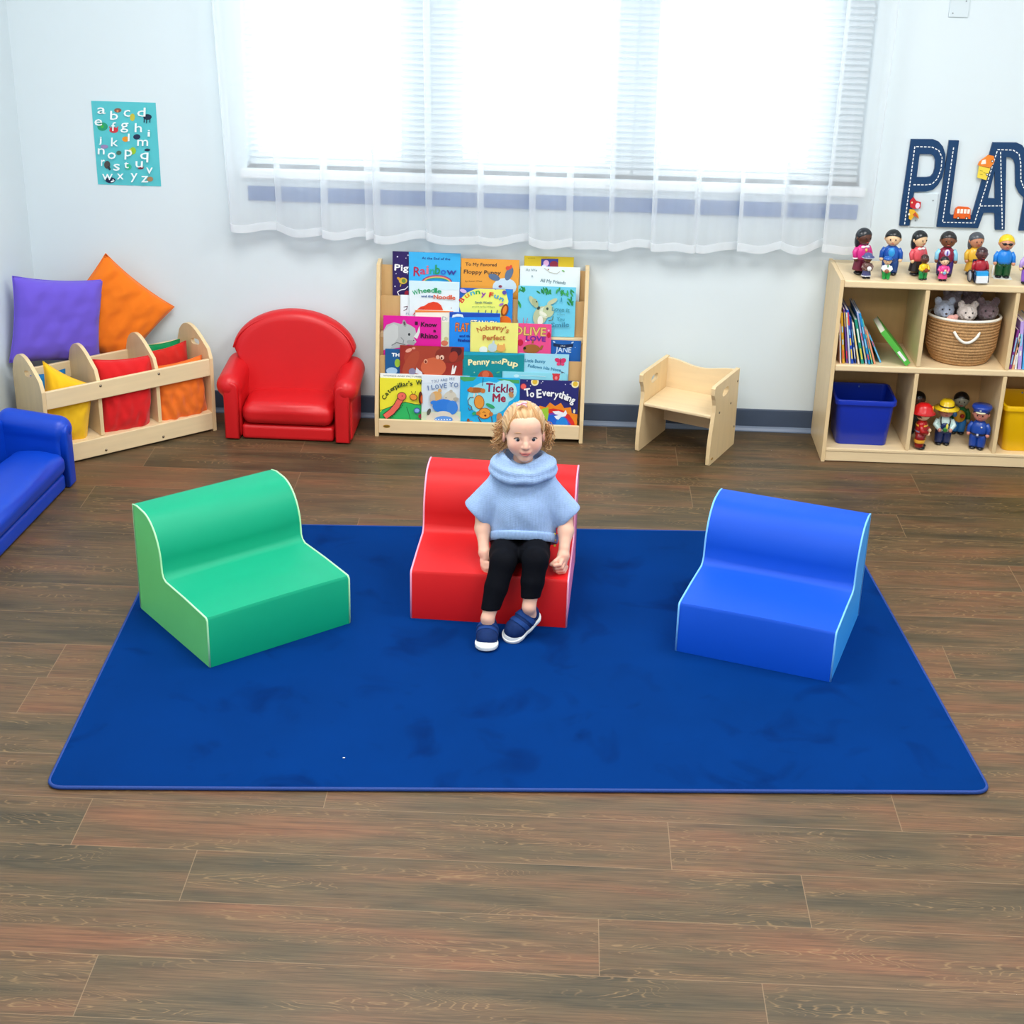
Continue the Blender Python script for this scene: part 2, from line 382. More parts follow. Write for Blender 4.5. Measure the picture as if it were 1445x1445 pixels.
for i,(a,b) in enumerate(wins):
    mb=MB(); y0,y1=WB+.09,WB+.13; w=.035
    mb.prism([(a,zb),(b,zb),(b,zt),(a,zt)],y0,y1,M_trim,'y',holes=[[(a+w,zb+w),(b-w,zb+w),(b-w,zt-w),(a+w,zt-w)]]); mb.box((a+w,y0+.01,1.84),(b-w,y1-.01,1.87),M_trim)
    o=struct(mb,'window_%d'%(i+1)); MB().box((a+w,y0+.018,zb+w),(b-w,y0+.022,zt-w),M_glass).build('pane',o)
M_slat=mat('blind_slat','#f2f6f8',.5,.02,20)
_n=M_slat.node_tree; _t=_n.nodes.new('ShaderNodeBsdfTranslucent'); _t.inputs[0].default_value=(.93,.97,1,1); _m=_n.nodes.new('ShaderNodeMixShader'); _m.inputs[0].default_value=.5; _n.links.new(_n.nodes['Principled BSDF'].outputs[0],_m.inputs[1]); _n.links.new(_t.outputs[0],_m.inputs[2]); _n.links.new(_m.outputs[0],_n.nodes['Material Output'].inputs[0])
bl=[(-1.275,-.545),(-.535,.27),(.28,1.18)]; nm=['left','middle','right']
for (a,b),n in zip(bl,nm):
    t=thing('window_blind',((a+b)/2,WB+.035,zb),0,'white horizontal slatted blind behind the sheers in the %s window bay'%n,'blind','slatted blinds in the windows'); h=(b-a)/2
    mb=MB(); z=.05
    while z<zt-zb-.05:
        mb.add([(-h,-.011,z-.006),(h,-.011,z-.006),(h,.011,z+.006),(-h,.011,z+.006),(-h,-.011,z-.0075),(h,-.011,z-.0075),(h,.011,z+.0045),(-h,.011,z+.0045)],[(0,1,2,3),(7,6,5,4),(0,4,5,1),(1,5,6,2),(2,6,7,3),(3,7,4,0)],M_slat); z+=.024
    mb.build('slats',t); MB().box((-h,-.014,.012),(h,.014,.03),M_slat,.004).build('bottom_rail',t); MB().box((-h,-.02,zt-zb-.05),(h,.02,zt-zb-.005),M_slat,.004).build('head_rail',t)
    for x in (-h*.7,h*.7): MB().tube([(x,-.013,.02),(x,-.013,zt-zb-.04)],.0012,M_slat,n=5).build('cord',t)
# sheer curtains
def sheer(name,tr):
    m=bpy.data.materials.new(name); m.use_nodes=True; nt=m.node_tree; N=nt.nodes; L=nt.links; N.remove(N['Principled BSDF']); out=N['Material Output']
    t=N.new('ShaderNodeBsdfTransparent'); d=N.new('ShaderNodeBsdfDiffuse'); tl=N.new('ShaderNodeBsdfTranslucent'); a=N.new('ShaderNodeMixShader'); b=N.new('ShaderNodeMixShader')
    for n in (d,tl): n.inputs['Color'].default_value=(.95,.98,1,1)
    a.inputs[0].default_value=.55; L.new(d.outputs[0],a.inputs[1]); L.new(tl.outputs[0],a.inputs[2])
    lw=N.new('ShaderNodeLayerWeight'); lw.inputs[0].default_value=.35
    tc=N.new('ShaderNodeTexCoord'); mp=N.new('ShaderNodeMapping'); mp.inputs['Scale'].default_value=(9,9,.5); nz=N.new('ShaderNodeTexNoise'); nz.inputs['Scale'].default_value=2; L.new(tc.outputs['Object'],mp.inputs[0]); L.new(mp.outputs[0],nz.inputs['Vector'])
    m1=N.new('ShaderNodeMath'); m1.operation='MULTIPLY_ADD'; L.new(lw.outputs['Facing'],m1.inputs[0]); m1.inputs[1].default_value=.55; m1.inputs[2].default_value=1-tr
    m2=N.new('ShaderNodeMath'); m2.operation='MULTIPLY_ADD'; m2.use_clamp=True; L.new(nz.outputs['Fac'],m2.inputs[0]); m2.inputs[1].default_value=.12; L.new(m1.outputs[0],m2.inputs[2])
    L.new(m2.outputs[0],b.inputs[0]); L.new(t.outputs[0],b.inputs[1]); L.new(a.outputs[0],b.inputs[2]); L.new(b.outputs[0],out.inputs['Surface']); return m
M_sheer=sheer('sheer_voile',.60); M_hem=sheer('sheer_voile_hem',.2)
def curtain(x0,x1,t0,t1,seed,label,zl,zr,nf):
    R=random.Random(seed); n=150; ph=[R.uniform(0,6.28) for _ in range(4)]; am=[R.uniform(.6,1.4) for _ in range(nf+2)]
    prof=[]
    for i in range(n+1):
        s=i/n; k=s*nf; a=am[int(k)]*(1-(k%1))+am[int(k)+1]*(k%1)
        y=.026*a*sin(2*pi*k+ph[0]+.9*sin(2*pi*s*1.7+ph[1]))+.004*sin(2*pi*k*2.3+ph[2])
        xx=s+ (.26/nf)*sin(2*pi*k+ph[0]+1.0)
        prof.append((xx,y))
    def surf(za,zb_,m,dy=0,rows=14):
        vs=[];fs=[]
        for j in range(rows+1):
            v=za+(zb_-za)*j/rows
            for i,(s,y) in enumerate(prof):
                zbot=zl+(zr-zl)*s+.005*sin(s*nf*6.28+ph[3])+.18*y; z=zbot+v if v<.2 else zbot*(1-(v-.2)/2.2)+.81*((v-.2)/2.2)+v
                f=min(1,max(0,(z-.8)/2.1)); xb=x0+(x1-x0)*s; xt=t0+(t1-t0)*s
                vs.append((xb*(1-f)+xt*f,6.415+y*(1-.45*f)+dy,min(z,CH-.015)))
        w=n+1
        for j in range(rows):
            for i in range(n): a=j*w+i; fs.append((a,a+1,a+w+1,a+w))
        return vs,fs
    o=MB(); v,f=surf(0,2.18,M_sheer); o.add(v,f,M_sheer,smooth=True); o=tag(o.build('sheer_curtain'),label,'curtain','sheer curtains over the windows')
    h=MB(); v,f=surf(0,.034,M_hem,-.002,2); h.add(v,f,M_hem,smooth=True); h.build('hem',o)
curtain(-1.375,-.815,-1.45,-.80,1,'white sheer curtain at the far left of the window, beside the alphabet poster',.826,.806,3)
curtain(-.83,.01,-.86,-.02,2,'white sheer curtain hanging left of centre, directly above the left part of the book rack',.800,.803,4)
curtain(.012,.70,-.03,.67,3,'white sheer curtain hanging right of centre, over the right edge of the book rack',.795,.803,4)
curtain(.705,1.215,.66,1.235,4,'white sheer curtain at the far right of the window, beside the toy shelf',.803,.822,3)
# wall plates
for i,(x,z,w,h,l) in enumerate(((1.46,.978,.05,.07,'white blank wall plate partly behind the letter P above the toy shelf'),(1.494,1.768,.038,.038,'small white wall plate high on the wall above the play sign'))):
    o=MB().box((-w,-.006,-h),(w,0,h),mat('wall_plate','#d3e0e6',.6,.01),.003).build('wall_plate',loc=(x,WB,z)); tag(o,l,'wall plate')
    for sx in (-.6,.6): MB().prism([(sx*w+.003*cos(a*pi/4),.6*h*sx/.6+.003*sin(a*pi/4)) for a in range(8)],-.0075,-.005,mat('steel_screw','#9aa3aa',.35,metal=.6),'y').build('screw',o)
# rug
def rug():
    q=[(-1.338,3.604),(1.238,3.764),(1.097,5.437),(-1.387,5.312)]; 
    def loop(ins,r,n=8):
        cx=sum(p[0] for p in q)/4; cy=sum(p[1] for p in q)/4; out=[]
        for i in range(4):
            p=Vector(q[i]); a=(Vector(q[i-1])-p).normalized(); b=(Vector(q[(i+1)%4])-p).normalized(); p=p+(a+b)*ins
            A=p+a*r; B=p+b*r
            for k in range(n+1):
                t=k/n; out.append(tuple(A*(1-t)**2+p*2*t*(1-t)+B*t*t))
        return out
    m=mat('blue_rug_pile','#002f70',.95,.10,2.6,bump=.35,bscale=700,spec=.05)
    nt=m.node_tree; N=nt.nodes; L=nt.links; b=N['Principled BSDF']; src=b.inputs['Base Color'].links[0].from_socket
    nz=N.new('ShaderNodeTexNoise'); nz.inputs['Scale'].default_value=5.5; nz.inputs['Detail'].default_value=3; nz.inputs['Distortion'].default_value=.6; L.new(N['Mapping'].outputs[0],nz.inputs['Vector'])
    cr=N.new('ShaderNodeValToRGB'); cr.color_ramp.elements[0].position=.56; cr.color_ramp.elements[0].color=(1,1,1,1); cr.color_ramp.elements[1].position=.70; cr.color_ramp.elements[1].color=(.62,.66,.72,1); L.new(nz.outputs['Fac'],cr.inputs[0])
    mx=N.new('ShaderNodeMix'); mx.data_type='RGBA'; mx.blend_type='MULTIPLY'; mx.inputs[0].default_value=1; L.new(src,mx.inputs[6]); L.new(cr.outputs[0],mx.inputs[7]); L.new(mx.outputs[2],b.inputs['Base Color'])
    o=MB().prism(loop(.004,.045),.0005,.0115,m,'z',bev=.002).build('rug'); tag(o,'large rectangular royal blue plush rug lying on the wood floor under the soft seats','rug')
    e=MB(); lp=loop(.002,.047); pts=[]
    for i in range(len(lp)):
        a=Vector(lp[i]);b2=Vector(lp[(i+1)%len(lp)]); k=max(1,int((b2-a).length/.02))
        for j in range(k): p=a.lerp(b2,j/k); pts.append((p.x,p.y,.0062))
    e.tube(pts,.0058,mat('rug_binding','#103a86',.7,.15,220),n=8,closed=True); e.build('binding',o)
rug()
for x,y,l in ((-.555,3.80,'tiny white fleck of lint on the blue rug near its front edge'),):
    tag(MB().ell((0,0,0),(.004,.003,.0012),paint('#e8ecf2'),nu=8,nv=5).build('lint',loc=(x,y,.0125)),l,'lint')
# ---------------------------------------------------------------- soft foam seats
def soft_chair(loc,rot,w,d,top,side,pipe,label,nm):
    t=thing('foam_seat',(loc[0],loc[1],.012),rot,label,'soft seat','soft foam seats on the rug')
    # profile (y back positive, z); local y=0 front
    sd=d-.186; P=[(0,0),(0,.162)]
    P+=[(.006,.170)]
    P+=[(sd*.5,.178),(sd-.02,.181),(sd-.004,.189),(sd+.004,.204)]
    for i in range(1,13):
        a=radians(90*i/12); P.append((sd+.006+.115*(1-cos(a)),.228+.148*sin(a)))
    P+=[(d-.03,.379),(d,.375),(d,0)]
    h=w/2; mt=mat('vinyl_'+nm,top,.50,.02,8,bump=.03,bscale=500,spec=.28); ms=mat('vinyl_side_'+nm,side,.50,.02,8,bump=.03,bscale=500,spec=.3); mp=mat('piping_'+nm,pipe,.5,.02)
    mb=MB(); k=24; vs=[];fs=[]
    n=len(P)
    for i in range(k+1):
        x=-h+.003+(w-.006)*i/k; e=abs(x)/h
        for j,(y,z) in enumerate(P):
            puff=.0035*(1-e**2); dz=0;dy=0
            if 2<=j<=5: dz=puff*.8
            if j in (0,1): dy=0
            if 7<=j<=19: dy=-puff
            if j==5 or j==6: dz+=.006*e**3
            vs.append((x,y+dy,z+dz))
    for i in range(k):
        for j in range(n):
            a=i*n+j;b=i*n+(j+1)%n; fs.append((a,b,b+n,a+n))
    mb.add(vs,fs,mt,smooth=True); o=mb.build('seat_cover',t)
    # crisp edges where the vinyl turns
    o.data.set_sharp_from_angle(angle=radians(42))
    for s in (-1,1):
        x0,x1=(h-.003,h+.0005) if s>0 else (-h-.0005,-h+.003)
        _p=MB().prism([(a,b) for a,b in P],x0,x1,ms,'x'); sp_=_p.build('side_panel',t)
        MB().tube([(s*h,0,.003),(s*h,0,.1)]+[(s*h,y,z) for y,z in P[1:-1]]+[(s*h,d,.004)],.0031,mp,n=8).build('piping',sp_)
    return t
def yaw_of(a,b): return atan2(b[1]-a[1],b[0]-a[0])
g0,g1=(-1.030,4.268),(-.640,4.590); soft_chair(((g0[0]+g1[0])/2,(g0[1]+g1[1])/2),yaw_of(g0,g1),.505,.478,'#009c74','#70d87e','#b4f0b8','green foam seat with lime side panels standing on the left of the rug','green')
g0,g1=(-.446,4.641),(.062,4.614); soft_chair(((g0[0]+g1[0])/2,(g0[1]+g1[1])/2),yaw_of(g0,g1),.509,.478,'#cc1519','#f08ab8','#f7a9c4','red foam seat with pink side panels, the one the child sits on','red')
g0,g1=(.410,4.488),(.876,4.327); soft_chair(((g0[0]+g1[0])/2,(g0[1]+g1[1])/2),yaw_of(g0,g1),.493,.470,'#004cc6','#38a4fa','#7cc4fa','blue foam seat with light blue side panels standing on the right of the rug','blue')
# ---------------------------------------------------------------- upholstered child armchair and sofa
def arm_parts(t,xs,d,m,s,za=.235,w=.075,roll=.052):
    """arm: box body + rolled top running front to back, flaring outward; recessed front panel"""
    cx=xs+s*w/2
    A=SDF((cx-.11,-.04,-.02),(cx+.11,d+.04,za+.10),.005)
    A.box((cx-w/2,.012,.004),(cx+w/2,d,za),.016)
    A.cap((cx+s*.012,.034,za-.008),(cx+s*.010,d-.045,za+.012),roll,roll*.98,.012)
    # gathered front lip of the roll
    V,F=A.mesh(1); meshobj('arm',V,F,m,t)
    pr=[(cx-w*.40,.0)]+[(cx+s*.008*0-w*.40*cos(radians(a)),za-.012+w*.40*sin(radians(a))) for a in range(0,181,15)]+[(cx+w*.40,.0)]
    MB().prism([(x,max(z,.006)) for x,z in pr],-.014,.02,m,'y',bev=.008,seg=3,smooth=True).build('arm_front_panel',t)
def armchair(loc,rot,W,D,H,hexc,label,cat,arch=True,nm='red',name='child_armchair'):
    t=thing(name,(loc[0],loc[1],0),rot,label,cat); m=mat('faux_leather_'+nm,hexc,.40,.04,7,bump=.10,bscale=260,spec=.45)
    aw=.075; h=W/2; ih=h-aw
    for s in (-1,1): arm_parts(t,s*(h-aw),D,m,s)
    B=SDF((-ih-.03,-.03,-.01),(ih+.03,D+.03,.2),.005); B.box((-ih+.001,.0,.004),(ih-.001,D,.066),.012); V,F=B.mesh(1); meshobj('base',V,F,m,t)
    c=SDF((-ih-.04,-.05,.05),(ih+.04,D+.02,.24),.005); c.box((-ih+.004,-.014,.070),(ih-.004,D-.07,.158),.036); c.ell((0,D*.36,.148),(ih*.86,D*.36,.026),.04); V,F=c.mesh(1); meshobj('seat_cushion',V,F,m,t)
    if arch:
        Bk=SDF((-h-.03,D-.20,.03),(h+.03,D+.05,H+.04),.006)
        sl,(X,Y,Z)=Bk.grid(Bk.lo,Bk.lo+Bk.n*Bk.res)
        # arched outline: straight sides up to z1 then a half ellipse, leaning back a little
        z1=.315; a=h-.006; b=H-z1
        Zr=Z; q=np.sqrt((X/a)**2+(np.maximum(Zr-z1,0)/b)**2); d2=np.where(Zr>z1,(q-1)*min(a,b)*1.0,np.abs(X)-a+0*Z)
        yc=D-.075+(Z-.2)*.12; th=.042+0*X; r=.034
        dd=np.abs(Y-yc)-(th-r); dx=d2+r
        d=np.sqrt(np.maximum(dd,0)**2+np.maximum(dx,0)**2)+np.minimum(np.maximum(dd,dx),0)-r
        # narrower below the arms so it sits between them
        d=np.maximum(d,.06-Z); nar=np.abs(X)-(ih+.015)-np.clip((Z-.255)*3,0,1)*.2; d=np.maximum(d,nar)
        Bk.D=np.minimum(Bk.D,d.astype(np.float32)); V,F=Bk.mesh(2); meshobj('backrest',V,F,m,t)
        pts=[]
        for k in range(1,24):
            an=pi*k/24; x=-(a-.001)*cos(an); z=z1+(b-.001)*sin(an); pts.append((x*.985,D-.075-.036+(z-.2)*.12+.0035,z-.012*sin(an)-.002))
        MB().tube(pts,.0035,m,n=8).build('piping',t)
    else:
        Bk=SDF((-h-.03,D-.14,.03),(h+.03,D+.03,H+.04),.007); Bk.box((-ih-.02,D-.036,.06),(ih+.02,D-.001,H),.016); V,F=Bk.mesh(1); meshobj('backrest',V,F,m,t)
    return t
armchair((-1.103,6.170),-.018,.535,.285,.495,'#d3191f','small red upholstered armchair with arched back standing against the back wall','armchair')
# sofa faces +x; local front (y=0) -> world +x
sr=atan2(-1.0,-.0875)  # local +x direction of the front edge (towards the camera)
armchair((-1.855-.0392,5.675-.448,0),radians(90-5),.90,.266,.27,'#0040bd','bright blue upholstered child sofa cut off by the left edge of the photo','sofa',arch=False,nm='blue',name='child_sofa')
# ---------------------------------------------------------------- maple furniture
def wood(name,hexc,stretch):
    return mat(name,hexc,.38,.05,3.2,bump=.04,bscale=30,spec=.4,stretch=stretch,coat=.1)
M_mapX=wood('maple_x','#ead2a8',(1.5,14,14)); M_mapZ=wood('maple_z','#e6cb9c',(14,14,1.5)); M_ply=wood('birch_edge','#d8b888',(6,6,20)); M_back=wood('maple_back','#cfa873',(14,14,1.5))
M_bolt=mat('brass_bolt','#8f8472',.3,.02,metal=.9)
# pillow bin: local x along the front, y to the back
A=Vector((-1.42,6.267,0)); d=Vector((-.764,-.645,0)); L_=.742; D_=.280
t=thing('bin_organizer',A+d*L_,atan2(.645,.764),'long low maple bin with curved dividers holding cushions, set across the left corner','storage bin')
def endprof(D,z0=.0):
    pr=[(0,z0),(D,z0),(D,.335)]
    for k in range(1,15):
        u=k/15; y=D*(1-u); z=.335+(.100)*sin(pi*(u**.75)*.93+.07)*1.0*(1-.25*u) if u<.98 else .33; pr.append((y,max(z,.33)))
    pr.append((0,.318)); return pr
def hole(cy,cz,a,b,rot=0,n=16):
    out=[]
    for i in range(n):
        th=2*pi*i/n; sx=abs(cos(th))**.5*(1 if cos(th)>=0 else -1)*a; sy=abs(sin(th))**.8*(1 if sin(th)>=0 else -1)*b
        out.append((cy+sx*cos(rot)-sy*sin(rot),cz+sx*sin(rot)+sy*cos(rot)))
    return out
for i,x in enumerate((0,.235,.488,L_-.015)):
    end=i in (0,3); mb=MB()
    pr=endprof(D_) if end else endprof(D_-.02,.085)
    mb.prism([(y+(.0 if end else .016),z) for y,z in pr],x,x+.015,M_mapZ,'x',holes=[hole(.12,.362,.036,.013,-.15)] if end else ())
    o=mb.build('end_panel' if end else 'divider',t)
fr_={.30:MB().box((.015,-.0,.245),(L_-.015,.015,.318),M_mapX,.003).build('front_rail',t),.026:MB().box((.015,-.0,.008),(L_-.015,.015,.083),M_mapX,.003).build('front_rail',t)}
MB().box((.015,D_-.015,.262),(L_-.015,D_,.33),M_mapX,.003).build('back_rail',t); MB().box((.015,D_-.015,.008),(L_-.015,D_,.083),M_mapX,.003).build('back_rail',t)
MB().box((.015,.015,.070),(L_-.015,D_-.015,.083),M_mapX).build('bottom_board',t)
for x in (.243,.496):
    for z in (.30,.026):
        MB().lathe([(0,-.0),(.0055,0),(.0048,.0022),(0,.003)],M_bolt,Matrix.Translation((x,0,z))@Matrix.Rotation(radians(90),4,'X'),n=10).build('bolt',fr_[z])
BINM=t.matrix_world.copy() if False else Matrix.Translation(A+d*L_)@Matrix.Rotation(atan2(.645,.764),4,'Z')
# cushions
def pillow(name,M,w,h,th,hexc,nm,label,seed,wr=1.,warp=None,cat='cushion'):
    R=random.Random(seed); n=40; vs=[];fs=[]; ks=[(R.uniform(3,9),R.uniform(-6,6),R.uniform(0,6),R.uniform(.4,1)) for _ in range(5)]
    for side in (1,-1):
        for j in range(n+1):
            for i in range(n+1):
                u=-1+2*i/n; v=-1+2*j/n
                e=(max(0,1-u**4)**.55)*(max(0,1-v**4)**.55); 
                x=u*w/2*(1-.075*(1-v*v)*(u*u)); z=v*h/2*(1-.075*(1-u*u)*(v*v))
                crn=(abs(u)*abs(v))**3
                y=th/2*e*(1-.3*crn)
                for kx,kz,p,am in ks: y+=wr*.0035*am*e**.5*(1-e*.55)*sin(kx*u*2+kz*v*1.5+p)*(abs(sin((u*kz-v*kx)*.8+p)))
                P=Vector((x,side*y,z)); 
                if warp: P=warp(P,u,v)
                vs.append(P)
    w1=n+1; o=w1*w1
    for j in range(n):
        for i in range(n):
            a=j*w1+i; fs.append((a,a+1,a+w1+1,a+w1)); fs.append((o+a,o+a+w1,o+a+w1+1,o+a+1))
    mb=MB(); m=mat('cotton_'+nm,hexc,.85,.03,6,bump=.2,bscale=500,spec=.15,sheen=.2)
    bm=bmesh.new(); V=[bm.verts.new(p) for p in vs]
    for f in fs: bm.faces.new([V[k] for k in f])
    bmesh.ops.remove_doubles(bm,verts=bm.verts[:],dist=.0006); bmesh.ops.recalc_face_normals(bm,faces=bm.faces[:])
    mb.addbm(bm,m,None,True); ob=mb.build(name); ob.matrix_world=M; 
    # seam around the edge
    seam=[]
    for k in range(4*n):
        s,q=divmod(k,n); u,v=[(-1+2*q/n,-1),(1,-1+2*q/n),(1-2*q/n,1),(-1,1-2*q/n)][s]
        x=u*w/2*(1-.075*(1-v*v)*(u*u)); z=v*h/2*(1-.075*(1-u*u)*(v*v)); P=Vector((x,0,z)); seam.append(warp(P,u,v) if warp else P)
    MB().tube(seam,.0022,m,n=6,closed=True).build('seam',ob)
    return tag(ob,label,cat,'cushions in and behind the maple bin')
def T(x,y,z): return Matrix.Translation((x,y,z))
def RX(a): return Matrix.Rotation(radians(a),4,'X')
def RY(a): return Matrix.Rotation(radians(a),4,'Y')
def RZ(a): return Matrix.Rotation(radians(a),4,'Z')
az=40.2
pillow('cushion',T(-2.030,6.190,.484)@RZ(az)@RX(-7)@RY(11),.385,.345,.11,'#6d58cf','purple','square purple cushion leaning in the left corner behind the maple bin',1,1.6)
pillow('cushion',T(-1.850,6.372,.464)@RZ(20)@RX(-5)@RY(42.7),.355,.355,.09,'#f07a1c','orange','large orange cushion standing on its corner behind the red one in the maple bin',2,2.6)
pillow('cushion',BINM@T(.372,.062,.216)@RZ(-2)@RX(-5)@RY(5),.232,.315,.092,'#d81f22','red','red cushion upright in the middle bay of the maple bin',3,2.0,warp=lambda P,u,v: Vector((P.x*(1+.14*v),P.y,P.z)))
pillow('cushion',BINM@T(.126,.074,.208)@RZ(-16)@RX(-4)@RY(13),.19,.285,.09,'#f3c022','yellow','yellow cushion upright in the left bay of the maple bin',4,1.2,warp=lambda P,u,v: Vector((P.x-.02*max(0,v)*max(0,v),P.y,P.z-.035*max(0,v)*u)))
pillow('cushion',BINM@T(.613,.056,.184)@RX(-3)@RY(-2),.228,.262,.085,'#ee7426','orange_dark','orange cushion squeezed upright in the right bay of the maple bin',5,2.2)
pillow('cushion',BINM@T(.605,.225,.215)@RX(-3)@RY(3),.20,.27,.045,'#0a8a50','green','green cushion tucked at the back of the right bay of the maple bin',6,1.5)
pillow('cushion',BINM@T(.622,.165,.212)@RX(-3)@RY(-4),.195,.27,.045,'#cf2a22','red_thin','thin red cushion wedged between the orange and green ones in the right bay',7,1.5)
pillow('cushion',BINM@T(.105,.225,.205)@RX(-5)@RY(2),.18,.22,.05,'#1f77b4','blue','blue cushion mostly hidden at the back of the left bay of the maple bin',8,1)
# ---------------------------------------------------------------- child's wooden cube chair
A0=Vector((.337,6.204,0)); B0=Vector((.633,6.062,0)); 
fx=(B0-A0); w_=fx.length; rz=atan2(fx.y,fx.x)
t=thing('cube_chair',A0,rz,"maple plywood child's chair with oval handle cutouts standing in front of the back wall",'chair')
sp=[(0,0),(.286,0),(.286,.335),(.010,.335),(.0,.325),(.002,.305),(.030,.262),(.034,.235),(.026,.205),(.010,.155),(0.0,.11),(0,.0)]
sp=[(0,.004),(.004,0),(.282,0),(.286,.004),(.284,.337),(.012,.337),(.003,.330),(.004,.302),(.018,.278),(.027,.252),(.026,.222),(.017,.180),(.006,.125),(0,.085),(-.002,.03)]
for s,x in (('l',0),('r',w_-.016)):
    _c=MB().prism(sp,x,x+.016,M_mapZ,'x',holes=[hole(.13,.283,.034,.0165,.05,20)]); csp=_c.build('side_panel',t)
MB().box((.016,.026,.192),(w_-.016,.262,.206),M_mapX,.004).build('seat',t)
bp=[(.016,.055),(w_-.016,.055)]+[(w_-.016-(w_-.032)*k/16,.333-.020*sin(pi*k/16)**2) for k in range(17)]
MB().prism(bp,.262,.276,M_mapX,'y').build('backrest',t)
for y,z in ((.075,.208),(.205,.208),(.268,.285),(.268,.085)):
    MB().lathe([(0,0),(.0055,0),(.004,.002),(0,.003)],M_bolt,T(w_,y,z)@RY(90),n=10).build('bolt',csp)
MB().prism([(.03+.010*cos(a*pi/6),.022+.005*sin(a*pi/6)) for a in range(12)],w_,w_+.0012,mat('gold_sticker','#b98d2f',.3,.05,metal=.4),'x').build('maker_sticker',t)
# ---------------------------------------------------------------- toy shelf
sx,sy,SW,SD,SH=1.099,6.157,1.07,.318,.769
t=thing('cubby_shelf',(sx,sy,0),0,'maple storage shelf with open square compartments against the back wall at the right','shelf')
MB().prism([(0,0),(SD,0),(SD,SH),(0,SH)],0,.016,M_mapZ,'x',bev=.002).build('side_panel',t); MB().prism([(0,0),(SD,0),(SD,SH),(0,SH)],SW-.016,SW,M_mapZ,'x',bev=.002).build('side_panel',t)
MB().box((.016,.0,.738),(SW-.016,SD-.006,.767),M_mapX,.006,seg=3).build('top_board',t)
MB().box((.016,.001,.392),(SW-.016,SD-.006,.419),M_mapX,.006,seg=3).build('middle_board',t)
MB().box((.016,.001,.046),(SW-.016,SD-.006,.060),M_mapX,.003).build('bottom_board',t)
MB().box((.016,.004,.003),(SW-.016,.018,.046),M_mapX,.002).build('kick_board',t)
MB().box((.016,SD-.006,.04),(SW-.016,SD,.76),M_back).build('back_panel',t)
for x in (.338,.690):
    MB().box((x,.004,.060),(x+.017,SD-.006,.392),M_mapZ,.003).build('divider',t); MB().box((x,.004,.419),(x+.017,SD-.006,.738),M_mapZ,.003).build('divider',t)
# plastic bins
def bin_(loc,w,d,h,hexc,nm,label,rz=0):
    m=mat('plastic_'+nm,hexc,.28,.02,6,spec=.5); tp=.88
    t=MB(); n=6
    def ring(k,z,ins=0,r=.022): return [(x,y,z) for x,y in rrect(-w/2*k+ins,-d/2*k+ins,w/2*k-ins,d/2*k-ins,r,n)]
    rs=[ring(tp*.98,0),ring(tp,.004),ring(.985,h-.022),ring(1.055,h-.020),ring(1.06,h-.002),ring(1.05,h),ring(.975,h),ring(.965,h-.006),ring(tp*.97,.006)]
    vs=[p for q in rs for p in q]; k=len(rs[0]); fs=[]
    for j in range(len(rs)-1):
        for i in range(k): a=j*k+i;b=j*k+(i+1)%k; fs.append((a,b,b+k,a+k))
    fs.append(list(range(k))[::-1]); fs.append([(len(rs)-1)*k+i for i in range(k)])
    t.add(vs,fs,m,smooth=True); o=t.build('storage_tub',loc=loc,rotz=rz); o.data.set_sharp_from_angle(angle=radians(35))
    MB().lathe([(0,.0),(.004,.0),(.0035,.0015),(0,.002)],mat('rim_stud','#6f8fd8',.3,.02),T(0,d/2*.965-.001,h-.014)@RX(90),n=8).build('rim_hole',o)
    return tag(o,label,'tub','plastic tubs in the bottom compartments of the shelf')
bin_((1.266,6.300,.0605),.236,.215,.198,'#0a2fae','blue','blue plastic tub in the bottom left compartment of the shelf',-.02)
bin_((1.945,6.292,.0605),.236,.215,.198,'#edbb00','yellow','yellow plastic tub cut off by the photo edge in the bottom right compartment')
